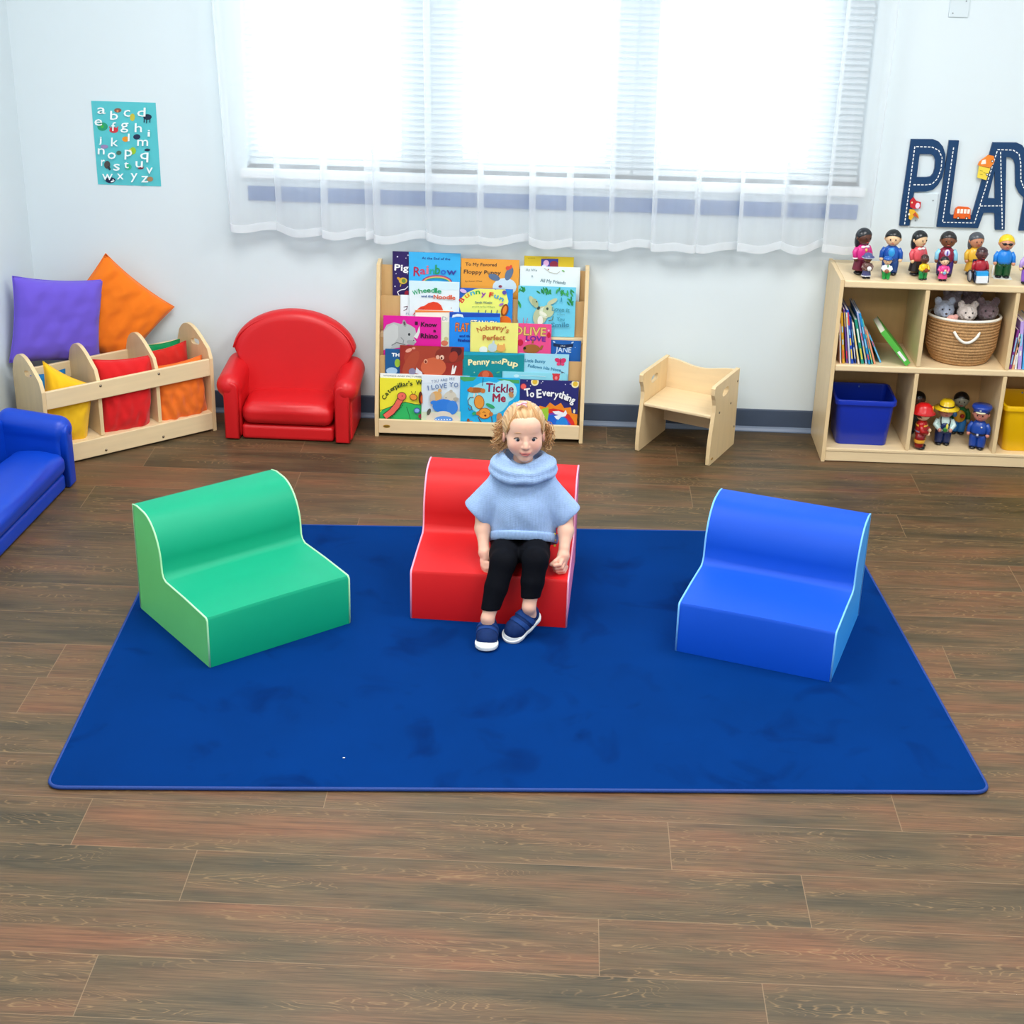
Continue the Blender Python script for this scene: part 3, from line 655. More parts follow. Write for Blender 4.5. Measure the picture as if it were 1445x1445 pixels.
# basket with soft toys
def basket():
    cx,cy,z0,h=1.634,6.292,.4195,.183; M_j=mat('jute_coil','#b48c60',.9,.35,150,bump=.8,bscale=300,spec=.1)
    mb=MB(); n=64; vs=[];fs=[]; rows=90
    def rad(u): return (.104+.030*min(1,u*3)**.6+.010*u, .096+.022*min(1,u*3)**.6+.006*u)
    prof=[]
    for j in range(rows+1): 
        u=j/rows; prof.append((u,.0034*abs(sin(u*pi*15))))
    pr=[(0,0,-1)]
    for j,(u,b) in enumerate(prof):
        a,c=rad(u)
        for i in range(n):
            an=2*pi*i/n; k=b+.0006*sin(an*40+u*60); vs.append((cx+(a+k)*cos(an),cy+(c+k)*sin(an),z0+h*u*(1-.04*sin(an)) if u>0 else z0))
    for u in (1,.0):
        a,c=rad(u)
        for i in range(n): an=2*pi*i/n; vs.append((cx+(a-.007)*cos(an),cy+(c-.007)*sin(an),z0+(h*u*(1-.04*sin(an)) if u else .006)))
    R=rows+3
    for j in range(R-1):
        for i in range(n): a=j*n+i;b=j*n+(i+1)%n; fs.append((a,b,b+n,a+n))
    fs.append([i for i in range(n)][::-1]); fs.append([(R-1)*n+i for i in range(n)])
    o=thing('basket',(cx,cy,z0),0,'round woven jute basket with a white rope handle, full of plush toys','basket')
    V=[(x-cx,y-cy,z-z0) for x,y,z in vs]; MB().add(V,fs,M_j,smooth=True).build('body',o)
    M_r=mat('white_cotton_rope','#f3ecdf',.8,.1,200,bump=.4,bscale=300)
    a,c=rad(1); MB().tube([((a-.002)*cos(2*pi*i/48),(c-.002)*sin(2*pi*i/48),h*(1-.04*sin(2*pi*i/48))+.001) for i in range(48)],.0058,M_r,n=8,closed=True).build('rim_trim',o)
    hp=[]
    for k in range(13):
        s=k/12; x=-.062+.100*s; z=.148-.040*(sin(pi*s)**.8)+.0*s; y=-(.1255)-.007*sin(pi*s)-.0; hp.append((x,y+(.010 if k in(0,12) else 0),z))
    MB().tube(hp,.0058,M_r,n=8).build('rope_handle',o)
basket()
def plush(loc,s,hexc,nm,label,seed,parts,face=None):
    R=random.Random(seed); m=mat('plush_'+nm,hexc,.95,.16,70,bump=.9,bscale=220,spec=.05,sheen=.5)
    A=SDF([-.09]*3,[.09]*3,.0032)
    for c,r in parts: A.ell(c,r,.006)
    V,F=A.mesh(1); R2=np.random.RandomState(seed); V=V+R2.normal(0,.0011,V.shape)
    o=meshobj('plush_toy',V,F,m); o.location=loc; o.scale=(s,s,s)
    if face:
        fb=MB()
        for c,r,col in face: fb.ell(c,r,paint(col),nu=10,nv=7)
        fb.build('face',o)
    return tag(o,label,'plush toy','plush toys in the basket')
zt_=.575
def toy(sx_=1): return [((0,0,0),(.040,.036,.036)),((-.028,.0,.036),(.014,.008,.016)),((.028,.0,.036),(.014,.008,.016)),((0,-.034,-.008),(.018,.014,.014)),((0,.01,-.05),(.036,.032,.03))]
fc=[((-.014,-.034,.010),(.0035,.003,.0035),'#171717'),((.014,-.034,.010),(.0035,.003,.0035),'#171717'),((0,-.047,-.004),(.005,.004,.004),'#3a2a2a')]
plush((1.541,6.262,.632),1.0,'#aab4c8','grey','light grey plush toy with a pink paw at the left of the basket',1,toy(),fc)
plush((1.628,6.238,.628),.98,'#cfc3bc','cream','cream plush bear in the middle of the basket',2,toy(),fc)
plush((1.712,6.262,.632),1.1,'#6f5d62','brown','dark grey brown plush toy at the right of the basket',3,toy(),fc)
plush((1.583,6.330,.652),.95,'#8d8590','taupe','taupe plush toy at the back of the basket',4,toy(),None)
plush((1.665,6.340,.650),1.0,'#7a6a70','mauve','mauve grey plush toy at the back right of the basket',5,toy(),None)
plush((1.566,6.218,.606),.5,'#e0a79c','pink','small pink plush paw lying at the front left of the basket',6,[((0,0,0),(.045,.03,.035)),((.03,0,.02),(.02,.02,.02))],None)
# books leaning in the compartments
def shelf_book(x,y,h,t_,lean,hexc,sp,label,depth=.19,z=.4195,group='books leaning in the top left compartment'):
    """spine faces the room; x is the foot of the spine's left edge, lean>0 tips the top to the left"""
    o=MB(); 
    o.box((0,0,0),(t_,.0015,h),paint(sp),.0005); o.box((0,0.0015,0),(.0011,depth,h),paint(hexc)); o.box((t_-.0011,.0015,0),(t_,depth,h),paint(hexc))
    k=MB(); k.box((.0012,.002,.003),(t_-.0012,depth-.003,h-.003),paint('#efe9dc'))
    R=random.Random(label); z0=.02
    while z0<h-.05:
        l=R.uniform(.02,.06); o.box((t_*.25,-.0006,z0),(t_*.75,0,min(z0+l,h-.01)),paint(R.choice(['#f4f4f0','#f4d23c','#e23c44','#8fd0ee',sp]))); z0+=l+R.uniform(.01,.03)
    b=o.build('picture_book'); b.matrix_world=T(x,y,z)@RY(-lean); k.build('page_block',b); return tag(b,label,'book',group)
specs=[(1.139,.168,.006,7,'#e8b9a8','#e7c3b4','thin pink book, first from the left in the top left compartment'),
(1.150,.212,.009,8,'#d9a21c','#dba424','mustard yellow book, second from the left in the top left compartment'),
(1.166,.226,.007,9,'#5b3a86','#6a4494','purple book, third from the left in the top left compartment'),
(1.176,.215,.006,9.5,'#dfe6ef','#cfd8ea','pale lavender book between the purple and blue ones in the top left compartment'),
(1.185,.226,.010,11,'#1d49b0','#2352be','deep blue book with orange top, fifth from the left in the top left compartment'),
(1.200,.200,.006,12,'#16357e','#1c3c8c','navy book between the blue and white ones in the top left compartment'),
(1.212,.176,.006,14,'#f3e9dc','#f1e6d8','white book sixth in line in the top left compartment'),
(1.226,.190,.010,14.5,'#1f8f78','#23967e','teal green book in the middle of the leaning row'),
(1.243,.222,.007,15.5,'#3d7fc4','#b9c6ee','lilac spined blue book near the right of the leaning row'),
(1.254,.220,.008,16.5,'#1a86c0','#1d8cc8','bright blue book with white label near the right of the leaning row'),
(1.267,.196,.005,18,'#47b7a8','#58c3b4','thin turquoise book near the right end of the leaning row'),
(1.277,.148,.007,19.5,'#f0c69a','#ee9c74','thin peach book at the right end of the leaning row')]
for i,(x,h,t_,ln,hx,sp,lb) in enumerate(specs):
    shelf_book(x-.004,6.172+.004*(i%3),h,t_,ln,hx,sp,lb)
shelf_book(1.300,6.20,.128,.006,27,'#5ab4e6','#62bdf0','short sky blue book leaning under the green one')
# tall green book leaning far over
shelf_book(1.398,6.168,.178,.022,41,'#46a53a','#58bb48','thick lime green book leaning far over, alone at the right of the compartment')
g2='books in the top right compartment'
for x,h,t_,ln,hx,sp,lb in ((1.810,.165,.009,-3,'#7c2e86','#8b3a92','magenta purple book, first from the left in the top right compartment'),(1.821,.140,.009,-4,'#e7e09a','#f0b08a','short yellow and peach book in the top right compartment'),(1.832,.150,.008,2,'#101c14','#e8efe8','black and white spotted book in the top right compartment'),(1.844,.200,.014,5,'#b99be4','#c3a6ea','lilac book in the top right compartment'),(1.862,.190,.030,4,'#4aa8e8','#55b2f0','thick sky blue book at the photo edge in the top right compartment')):
    shelf_book(x,6.175,h,t_,ln,hx,sp,lb,group=g2)
# ---------------------------------------------------------------- wall poster
def poster():
    x0,x1,z0,z1=-1.9015,-1.6415,.977,1.3135; w=x1-x0;h=z1-z0
    # art px of an enlarged view: affine from its skewed outline
    TL,TR,BL=(148,187),(930,207),(250,1192)
    ax,ay=TR[0]-TL[0],TR[1]-TL[1]; bx,by=BL[0]-TL[0],BL[1]-TL[1]; det=ax*by-ay*bx
    def fn(x,y):
        dx,dy=x-TL[0],y-TL[1]; a=(dx*by-dy*bx)/det; b=(ax*dy-ay*dx)/det; return (a*w,h-b*h)
    o=MB().box((0,-.0012,0),(w,0,h),paint('#55c3cb')); M=Matrix(((1,0,0,0),(0,0,-1,-.0012),(0,1,0,0),(0,0,0,1)))
    A=Art(o,M,fn); Wt='#f4fcfc'
    blobs=[(475,298,45,26,'#8a5a4a'),(655,380,30,45,'#c9c03e'),(293,492,64,50,'#159a70'),(290,490,18,22,'#3fb93f'),(432,532,55,35,'#d6303e'),(578,640,42,32,'#ef9a22'),(715,612,44,32,'#16284a'),(838,375,52,34,'#122844'),(320,732,48,24,'#9a86b4'),(500,805,32,26,'#4a6a5c'),(672,780,38,44,'#9ccc2e'),(848,768,36,16,'#20324c'),(360,950,38,48,'#4a4440'),(622,975,38,34,'#34bf92'),(775,982,36,22,'#8e2c44'),(405,1138,62,36,'#14204a'),(893,1122,38,30,'#a9835c'),(255,322,16,12,'#1c2c30')]
    for b in blobs: A.e(*b)
    for x,y in ((800,430),(830,440),(870,430)): A.r(x-6,y-50,x+6,y+10,'#122844')
    A.e(475,305,14,16,'#d98a5a'); A.e(432,1150,26,10,'#eef6f8',-20); A.e(385,990,14,30,'#23303a',-30); A.e(640,775,20,22,'#d8d060'); A.e(438,1130,7,7,'#ffffff')
    A.l([(392,510),(380,492)],12,'#d6303e'); A.l([(472,510),(484,492)],12,'#d6303e')
    L_=dict(a=(280,330,62,92),b=(435,396,100,88),c=(590,362,66,72),d=(765,356,100,92),e=(245,470,64,86),f=(432,530,100,48),g=(565,512,66,88),h=(735,540,100,80),i=(865,595,80,26),j=(275,672,72,30),k=(450,710,98,76),l=(622,650,85,18),m=(795,708,62,122),n=(290,812,60,76),o=(420,866,66,92),p=(625,832,66,84),q=(820,866,66,92),r=(315,950,62,40),s=(485,1005,68,72),t=(605,972,86,52),u=(762,965,64,80),v=(890,1040,62,72),w=(375,1120,62,120),x=(535,1112,60,74),y=(705,1108,62,76),z=(838,1145,66,76))
    for ch,(x,y,hh,ww) in L_.items():
        k={'a':.53,'c':.53,'e':.53,'g':.53,'m':.53,'n':.53,'o':.53,'p':.53,'q':.53,'r':.53,'s':.53,'u':.53,'v':.53,'w':.53,'x':.53,'y':.53,'z':.53}.get(ch,.74)
        g_=1.36 if k==.53 else 1.12; A.t(ch,x-ww*.54,y+hh*.10,hh*g_*.73/k,ww*1.08,Wt,0,1.4)
    b=o.build('alphabet_poster',loc=(x0,WB-.0005,z0)); tag(b,'turquoise alphabet poster with white lowercase letters and animals on the back wall','poster')
poster()
# ---------------------------------------------------------------- play sign
SIGN={
'P':[(0.007,0.004),(0.005,0.082),(0.011,0.352),(0.098,0.354),(0.121,0.346),(0.14,0.327),(0.154,0.296),(0.158,0.255),(0.154,0.206),(0.141,0.175),(0.124,0.155),(0.096,0.146),(0.049,0.143),(0.047,0.123),(0.047,0.005)],
'PH':[(0.052,0.295),(0.096,0.296),(0.109,0.288),(0.117,0.272),(0.119,0.239),(0.115,0.219),(0.107,0.207),(0.093,0.203),(0.052,0.202)],
'L':[(0.161,0.352),(0.2,0.352),(0.202,0.063),(0.208,0.054),(0.292,0.055),(0.333,0.349),(0.427,0.351),(0.45,0.342),(0.471,0.318),(0.486,0.284),(0.496,0.216),(0.511,0.182),(0.554,0.159),(0.614,0.151),(0.622,0.101),(0.553,0.099),(0.561,0.002),(0.488,-0.001),(0.489,0.132),(0.467,0.151),(0.448,0.18),(0.434,0.263),(0.425,0.283),(0.412,0.292),(0.395,0.294),(0.432,0.0),(0.393,0.0),(0.382,0.064),(0.376,0.069),(0.337,0.067),(0.324,0.004),(0.157,0.004)],
'LH':[(0.357,0.236),(0.374,0.126),(0.346,0.127)],
'd1':[(0.027,0.012),(0.029,0.324),(0.097,0.324),(0.125,0.312),(0.142,0.284),(0.144,0.24),(0.135,0.2),(0.116,0.177),(0.092,0.173),(0.036,0.172)],
'd2':[(0.182,0.324),(0.178,0.024),(0.306,0.025),(0.356,0.322),(0.417,0.322),(0.443,0.307),(0.455,0.269),(0.465,0.205),(0.48,0.176),(0.505,0.157)],
'd3':[(0.369,0.312),(0.421,0.007)],
'd4':[(0.321,0.095),(0.399,0.098)],
'd5':[(0.509,0.018),(0.516,0.118)],
'truck1':[(0.297,0.281),(0.314,0.294),(0.321,0.301),(0.343,0.297),(0.349,0.275),(0.335,0.25),(0.286,0.259),(0.289,0.271)],
'truck2':[(0.291,0.256),(0.336,0.248),(0.327,0.201),(0.29,0.21)],
'bus':[(0.221,0.084),(0.231,0.091),(0.272,0.09),(0.281,0.083),(0.286,0.043),(0.218,0.043),(0.218,0.058)],
'plane1':[(0.036,0.108),(0.049,0.123),(0.061,0.108),(0.08,0.104),(0.08,0.079),(0.055,0.076),(0.04,0.083)],
'plane2':[(0.038,0.073),(0.056,0.073),(0.075,0.054),(0.08,0.036),(0.061,0.048),(0.049,0.03),(0.04,0.035)],
'sheet':[(0.05,0.14),(0.125,0.143),(0.154,0.146),(0.156,0.0),(0.062,-0.001)],
}

def sign():
    t=thing('play_sign',(1.36,WB,.91),0,'navy PLAY lettering with dashed road lines and small vehicles mounted above the toy shelf','wall sign')
    M_n=mat('sign_navy','#0d3b66',.45,.02,8); M_w=paint('#eef3f6')
    def sm(p): return p
    lp_=MB().prism(SIGN['P'],-.012,-.001,M_n,'y',holes=[SIGN['PH']]).build('letter_p',t)
    jl_=MB().prism(SIGN['L'],-.012,-.001,M_n,'y',holes=[SIGN['LH']]).build('joined_letters',t)
    mb=MB(); M=Matrix(((1,0,0,0),(0,0,-1,-.012),(0,1,0,0),(0,0,0,1))); A=Art(mb,M,lambda x,y:(x,y))
    for k in ('d1','d2','d3','d4','d5'):
        mb=MB(); A=Art(mb,M,lambda x,y:(x,y))
        p=SIGN[k]; acc=0; on=True; cur=[p[0]]
        step=(.0074,.0078)
        for a,b in zip(p[:-1],p[1:]):
            L_=hypot(b[0]-a[0],b[1]-a[1]); pos=0
            while pos<L_:
                need=step[0 if on else 1]-acc; adv=min(need,L_-pos); q0=(a[0]+(b[0]-a[0])*pos/L_,a[1]+(b[1]-a[1])*pos/L_); pos+=adv; q1=(a[0]+(b[0]-a[0])*pos/L_,a[1]+(b[1]-a[1])*pos/L_)
                if on and adv>.0008: A.k=0; A.l([q0,q1],.0040,'#f2f6f8')
                acc+=adv
                if acc>=step[0 if on else 1]-1e-6: acc=0; on=not on
        mb.build('dashed_road_line',lp_ if k=='d1' else jl_)
    def veh(nm,polys,dots):
        mb=MB()
        for k,c in polys: mb.prism(k if isinstance(k,list) else SIGN[k],-.020,-.0125,paint(c),'y')
        A=Art(mb,Matrix(((1,0,0,0),(0,0,-1,-.020),(0,1,0,0),(0,0,0,1))),lambda x,y:(x,y))
        for d in dots:
            if d[0]=='e': A.e(*d[1:])
            else: A.fill(*d[1:])
        mb.build(nm,t)
    veh('dump_truck',[('truck1','#f0862a'),('truck2','#f2d84a')],[('f',[(.299,.279),(.313,.284),(.316,.266),(.296,.264)],'#fdeee0'),('e',.340,.277,.0055,.0055,'#3a2a20'),('e',.340,.277,.003,.003,'#f2f2f2'),('e',.327,.224,.0055,.0055,'#3a2a20'),('e',.327,.224,.003,.003,'#f2f2f2'),('f',[(.296,.240),(.308,.238),(.308,.2365),(.296,.2385)],'#9a8420'),('f',[(.297,.225),(.309,.223),(.309,.2215),(.297,.2235)],'#9a8420'),('f',[(.311,.232),(.322,.230),(.322,.2285),(.311,.2305)],'#9a8420')])
    win=[('f',[(.2285+i*.0135,.082),(.2385+i*.0135,.082),(.2385+i*.0135,.064),(.2285+i*.0135,.064)],'#fdf3e6') for i in range(4)]
    veh('bus',[('bus','#e8641f')],win+[('e',.236,.045,.006,.006,'#3a2a20'),('e',.236,.045,.0032,.0032,'#f2f2f2'),('e',.270,.045,.006,.006,'#3a2a20'),('e',.270,.045,.0032,.0032,'#f2f2f2')])
    veh('plane',[('plane1','#c4252f'),('plane2','#e9b52c')],[('e',.068,.090,.009,.012,'#f2dcef'),('e',.044,.102,.003,.004,'#f6e6b0'),('e',.038,.054,.004,.005,'#f6f0e0'),('f',[(.052,.052),(.062,.064),(.080,.038),(.060,.048)],'#c4552f')])
sign()
# ---------------------------------------------------------------- book display rack and its picture books
BOOKS=[
('pig', -0.6908, 6.432, 0.5, 3.0, 0.1343, 0.2476, 0.00292, 0.002952, 0.0324, 554, 354.5),
('rainbow', -0.623, 6.4246, 0.5, 3.0, 0.2128, 0.2488, 0.002915, 0.002948, 0.0324, 577, 355.5),
('puppy', -0.4073, 6.4283, 0.5, 3.0, 0.239, 0.2284, 0.002914, 0.002953, 0.0325, 651, 364.5),
('yellow', -0.1485, 6.432, 0.5, 3.0, 0.2035, 0.2462, 0.002908, 0.002946, 0.0324, 740, 361),
('family', -0.1646, 6.4246, 0.5, 3.0, 0.2474, 0.2065, 0.002911, 0.002956, 0.0326, 734, 375),
('moon', -0.6549, 6.39, 0.425, 3.0, 0.1085, 0.1523, 0.002932, 0.002993, 0.0331, 565, 416),
('wheedle', -0.6177, 6.3826, 0.425, 3.0, 0.2071, 0.2151, 0.002917, 0.002969, 0.0329, 577.5, 396),
('bunnyfun', -0.4103, 6.3826, 0.425, 3.0, 0.2201, 0.1924, 0.002916, 0.002974, 0.0329, 648.5, 406),
('smile', -0.1687, 6.3826, 0.425, 3.0, 0.237, 0.2094, 0.002908, 0.002966, 0.0329, 731.5, 403),
('letters', -0.5906, 6.35, 0.2, 3.0, 0.158, 0.3255, 0.002927, 0.002999, 0.0333, 586, 437),
('rhino', -0.7217, 6.3426, 0.2, 3.0, 0.2388, 0.2993, 0.00293, 0.003007, 0.0334, 541, 445),
('flat', -0.4482, 6.345, 0.2, 3.0, 0.2089, 0.3228, 0.002922, 0.002997, 0.0333, 634.5, 440),
('olive', -0.1829, 6.3438, 0.2, 3.0, 0.1563, 0.2844, 0.002922, 0.003006, 0.0335, 725, 456),
('perfect', -0.361, 6.3376, 0.2, 3.0, 0.1973, 0.2862, 0.002923, 0.003005, 0.0335, 664, 454),
('jane', -0.0463, 6.35, 0.2, 3.0, 0.1437, 0.2164, 0.002933, 0.003029, 0.0337, 771, 479.5),
('hat', -0.7127, 6.3145, 0.04, 3.0, 0.1369, 0.3244, 0.002945, 0.003044, 0.0339, 543.5, 492),
('hippo', -0.6501, 6.3071, 0.04, 3.0, 0.2657, 0.3441, 0.002936, 0.003034, 0.0339, 564.5, 487),
('pup', -0.39, 6.3071, 0.04, 3.0, 0.2552, 0.326, 0.002933, 0.003037, 0.0339, 653, 496),
('nose', -0.1556, 6.312, 0.04, 3.0, 0.2051, 0.3265, 0.00293, 0.003036, 0.0339, 733, 498),
('pale', -0.2238, 6.3021, 0.04, 3.0, 0.2675, 0.2484, 0.00294, 0.003059, 0.0342, 709, 524),
('strip', -0.7323, 6.3009, 0.04, 3.0, 0.3736, 0.2231, 0.002953, 0.003073, 0.0343, 536.5, 526.5),
('caterpillar', -0.733, 6.2934, 0.04, 3.0, 0.1803, 0.2058, 0.002955, 0.003076, 0.0344, 536, 533),
('loveyou', -0.5583, 6.2885, 0.04, 3.0, 0.165, 0.2259, 0.002946, 0.003066, 0.0343, 595, 529),
('tickle', -0.3975, 6.2841, 0.04, 3.0, 0.2484, 0.2271, 0.00294, 0.003062, 0.0343, 649.5, 531),
('everything', -0.1535, 6.2878, 0.04, 3.0, 0.2482, 0.2222, 0.002937, 0.003062, 0.0343, 732.5, 535),
]

def rack():
    x0,x1,yf,yb=-.752,.120,6.262,6.478
    t=thing('book_rack',(x0,yf,0),0,'maple book display rack full of picture books standing against the back wall','book rack')
    w=x1-x0; D=yb-yf
    pr=[(0,0),(D,0),(D,.705),(D-.02,.712),(.135,.705),(.004,.12),(0,.10)]
    for x in (0,w-.016): MB().prism(pr,x,x+.016,M_mapZ,'x',bev=.002).build('side_panel',t)
    def yy(Y): return Y-yf
    MB().box((.016,.001,.015),(w-.016,.014,.076),M_mapX,.003).build('front_rail',t)
    MB().box((.016,.014,.020),(w-.016,D-.004,.034),M_mapX).build('bottom_board',t)
    def slat(Y0,z0,t_,za,zb_,nm):   # tilted panel lying in a pocket's back plane
        a=radians(t_); f=lambda z:(Y0+.001+(z-z0)*math.tan(a)-yf)
        MB().prism([(f(za),za),(f(za)+.0045,za),(f(zb_)+.0045,zb_),(f(zb_),zb_)],.016,w-.016,M_back,'x').build(nm,t)
    slat(6.3145,.04,3,.04,.335,'back_panel'); slat(6.350,.2,3,.20,.402,'back_panel'); slat(6.390,.425,3,.425,.572,'back_panel'); slat(6.432,.5,3,.50,.69,'back_panel')
    MB().box((.016,6.330-yf,.186),(w-.016,6.352-yf,.1985),M_mapX).build('ledge',t)
    MB().box((.016,6.3665-yf,.401),(w-.016,6.398-yf,.4235),M_mapX,.002).build('ledge',t)
    MB().box((.016,6.402-yf,.486),(w-.016,6.436-yf,.4985),M_mapX).build('ledge',t)
    mb=MB(); mb.prism([(.050+.0145*cos(a*pi/10),.0465+.0065*sin(a*pi/10)) for a in range(20)],-.0006,.001,mat('gold_sticker','#b98d2f',.3,.05,metal=.4),'y')
    mb.prism([(.039,.0445),(.061,.0445),(.061,.0485),(.039,.0485)],-.001,-.0003,paint('#6a5426'),'y'); mb.build('maker_sticker',t)
rack()
BOOKINFO={}
def add_book(name,color,label,art=None,pages=True,th=.005):
    n,X,Y,z,t_,w,h,sx_,sz_,sl,px,py=next(b for b in BOOKS if b[0]==name)
    o=MB(); o.box((0,-th,0),(w,-th+.0008,h),paint(color)); o.box((0,-.0008,0),(w,0,h),paint(color)); o.box((0,-th,0),(.0012,0,h),paint(color))
    M=Matrix(((1,0,0,0),(0,0,-1,-th),(0,1,0,0),(0,0,0,1)))
    A=Art(o,M,lambda a,b:((a-px)*sx_,h-(b-py-sl*(a-px))*sz_),clip=(0.0005,0.0005,w-.0005,h-.0005))
    if art: art(A)
    b=o.build('picture_book'); b.matrix_world=T(X,Y,z+.0006)@RX(-t_)
    MB().box((.0014,-th+.001,.002),(w-.003,-.001,h-.002),paint('#f2eee4')).build('page_block',b)
    tag(b,label,'book','picture books on the display rack')
# coordinates below are drawing units on the cover (y down)
def a_pig(A):
    for x,y,r in ((561,362,1.1),(576,360,1),(559,386,.8),(557.5,404,1),(573,364,.6),(575,386,.7)): A.e(x,y,r,r,'#e9e4f4',n=8)
    A.t('Pigs',557,381,9,26,'#ffffff',3,.35); A.e(569,396,6,4.6,'#d9b93c'); A.e(570,396,3,3,'#6d8a3c'); A.e(563,393,3,1.8,'#e0a030',40); A.l([(566,401),(565,404)],1.2,'#d9b93c')
    A.l([(564,418),(561,412),(566,409),(572,408),(576,404)],1.2,'#f4f0fa'); A.e(575,414,4,4,'#b0203c')
add_book('pig','#2d1a5e','dark purple picture book with PIG in white, top left corner of the rack',a_pig)
def a_rain(A):
    A.t('At the End of the',595.5,365.5,3.6,40,'#234a9a',2.2,.12)
    L=[('R',584,389,13.5,9,'#b8244c'),('a',593,386.5,11,7.6,'#d2456a'),('i',602,386,13,2.8,'#e2738a'),('n',607,386,10,6.4,'#2fae9c'),('b',614.5,386,13.5,6.6,'#2e9e5a'),('o',622.5,386.5,9.6,7,'#2f6fd0'),('w',631,387,9.6,13,'#3a3f9c')]
    for ch,x,y,h,w,c in L: A.t(ch,x,y,h,w,c,2,.35)
    for i,c in enumerate(('#8a4a7a','#e0607a','#f0c060','#58b070')): A.l([(617+(21.5-i*1.1)*cos(radians(a)),398.5+(10.5-i*1.1)*sin(radians(a))) for a in range(180,361,15)],1.1,c)
    A.e(617,400,14,5,'#5fd0ee')
add_book('rainbow','#3cb4f0','sky blue picture book titled Rainbow standing at the top left of the rack',a_rain)
def a_pup(A):
    A.t('To My Favored',657,374.5,4.6,44,'#5a4030',1.5,.16); A.t('Floppy Puppy',655,385.5,5.6,52,'#5a4030',2,.18); A.t('by Susan Wise',657,397.5,2.4,24,'#8a6030')
    A.e(713,405,17,13,'#cfe6f2'); A.e(698,391,8.5,4.4,'#5f7696',20); A.e(719,386,5,10,'#5f7696',22); A.e(717,378,3,3,'#e2503c'); A.e(721,376.5,2,3,'#e2503c',20); A.e(707,404,2.6,2,'#a8506a'); A.e(706.5,403.5,1,1,'#301820')
add_book('puppy','#f2a640','orange picture book with a grey eared puppy, top centre of the rack',a_pup)
def a_yel(A):
    A.t('storybook',745,364.5,1.6,10,'#8a7a20'); A.r(764,365,788,378,'#3a3f9a'); A.e(771,371,4,4.4,'#e2b2d8'); A.e(768,376,3,3,'#cfd8f4'); A.e(782,373,6,5,'#8e2c44')
add_book('yellow','#d8bc28','yellow picture book with a small square picture, behind the white one at top right',a_yel)
def a_fam(A):
    A.t('As We',742,382,3.6,16,'#8fa8ae',3,.1); A.t('&',750,391,3.4,3,'#8fa8ae'); A.t('All My Friends',763,397.5,5,36,'#7f9aa2',6,.14)
    A.l([(768,378),(776,384),(786,386),(790,383)],.7,'#b8b8a8'); A.e(795,382,2.2,1,'#7fc06a',20); A.e(774,380,1,1,'#c07a6a')
add_book('family','#eaf5f6','white picture book with thin grey lettering standing at the top right of the rack',a_fam)
def a_moon(A):
    A.l([(570,433),(575,432),(574,436),(570,438)],1,'#5a3a48'); A.t('Fi',573,444,3.4,4,'#8ab4c8')
add_book('moon','#eef7fa','narrow strip of a white book showing beside the Wheedle book',a_moon)
def a_whe(A):
    A.r(577,396,649,409,'#d6f0f8'); P=[(583.5,416.5,-14,7.5),(591.5,414,-10,5.2),(597.5,412.8,-6,5),(603,412.2,-3,5),(608.6,412.2,2,5),(614.2,412.4,4,2.4),(617.5,413,6,5.4)]
    A.arc('Wheedle',P,7,['#2fae7c','#2a9c60'],.25); A.t('and the',595,418.6,3,16.5,'#3f6aa8',1,.2)
    A.arc('Noodle',[(612.5,421.2,-1,6.2),(619.5,421.2,0,4.8),(625,421.4,1,4.8),(630.4,421.4,2,4.8),(636,421.5,3,1.9),(638.6,421.8,4,4.2)],6.2,'#e0603c',.25)
    A.fill([(588,437),(594,432),(599,431),(605,427),(612,425),(618,426),(623,430),(626,437)],'#e2401f'); A.fill([(583,444),(588,437),(592,434.5),(600,433),(598,437)],'#cf3a24'); A.e(637.5,434,.8,.8,'#b03a3a',n=6)
add_book('wheedle','#e6f3f8','pale blue and white picture book titled Wheedle and the Noodle',a_whe)
def a_bun(A):
    A.e(684,430,36,24,'#eef47a'); A.r(700,408,722,436,'#eef47a'); A.fill([(713,407),(724,407),(724,460),(706,460),(714,440),(718,425)],'#1f8fe8')
    A.arc('Bunny Fun',[(652.5,427.5,-48,6),(658.5,420.6,-34,5.6),(665,416.4,-18,5.8),(672,414.6,-6,5.6),(679.5,416.8,4,6),(0,0,0,0),(690.5,418.4,8,5.4),(697.5,419.4,14,5.6),(704.6,422.4,28,5.8)],7,['#e0302c','#f08c1c','#38b8d8','#3fae48','#9838b8','#000','#e0302c','#38a0d8','#38a0d8'],.3)
    A.t('Sarah Weeks',671,427.3,3,24,'#2f6f80',1,.1); A.t('pictures by Paul Williams',667,432.8,2.2,32,'#4f8f60',1); A.e(708,429,3.5,1.6,'#a070c0',-20); A.e(712,412,3,3,'#5f50b0'); A.e(654,410,5,2.6,'#d8b8e8',20)
    A.e(713,437,5,9,'#8a4418',14); A.e(713,437,2.8,6.4,'#f0862c',14); A.e(713,454,10,9,'#e8701c')
    for x in (676,686,694,702): A.l([(x,441),(x+.5,437)],1,'#28407a')
add_book('bunnyfun','#2a62c4','blue picture book with a yellow oval titled Bunny Fun, second tier centre',a_bun)
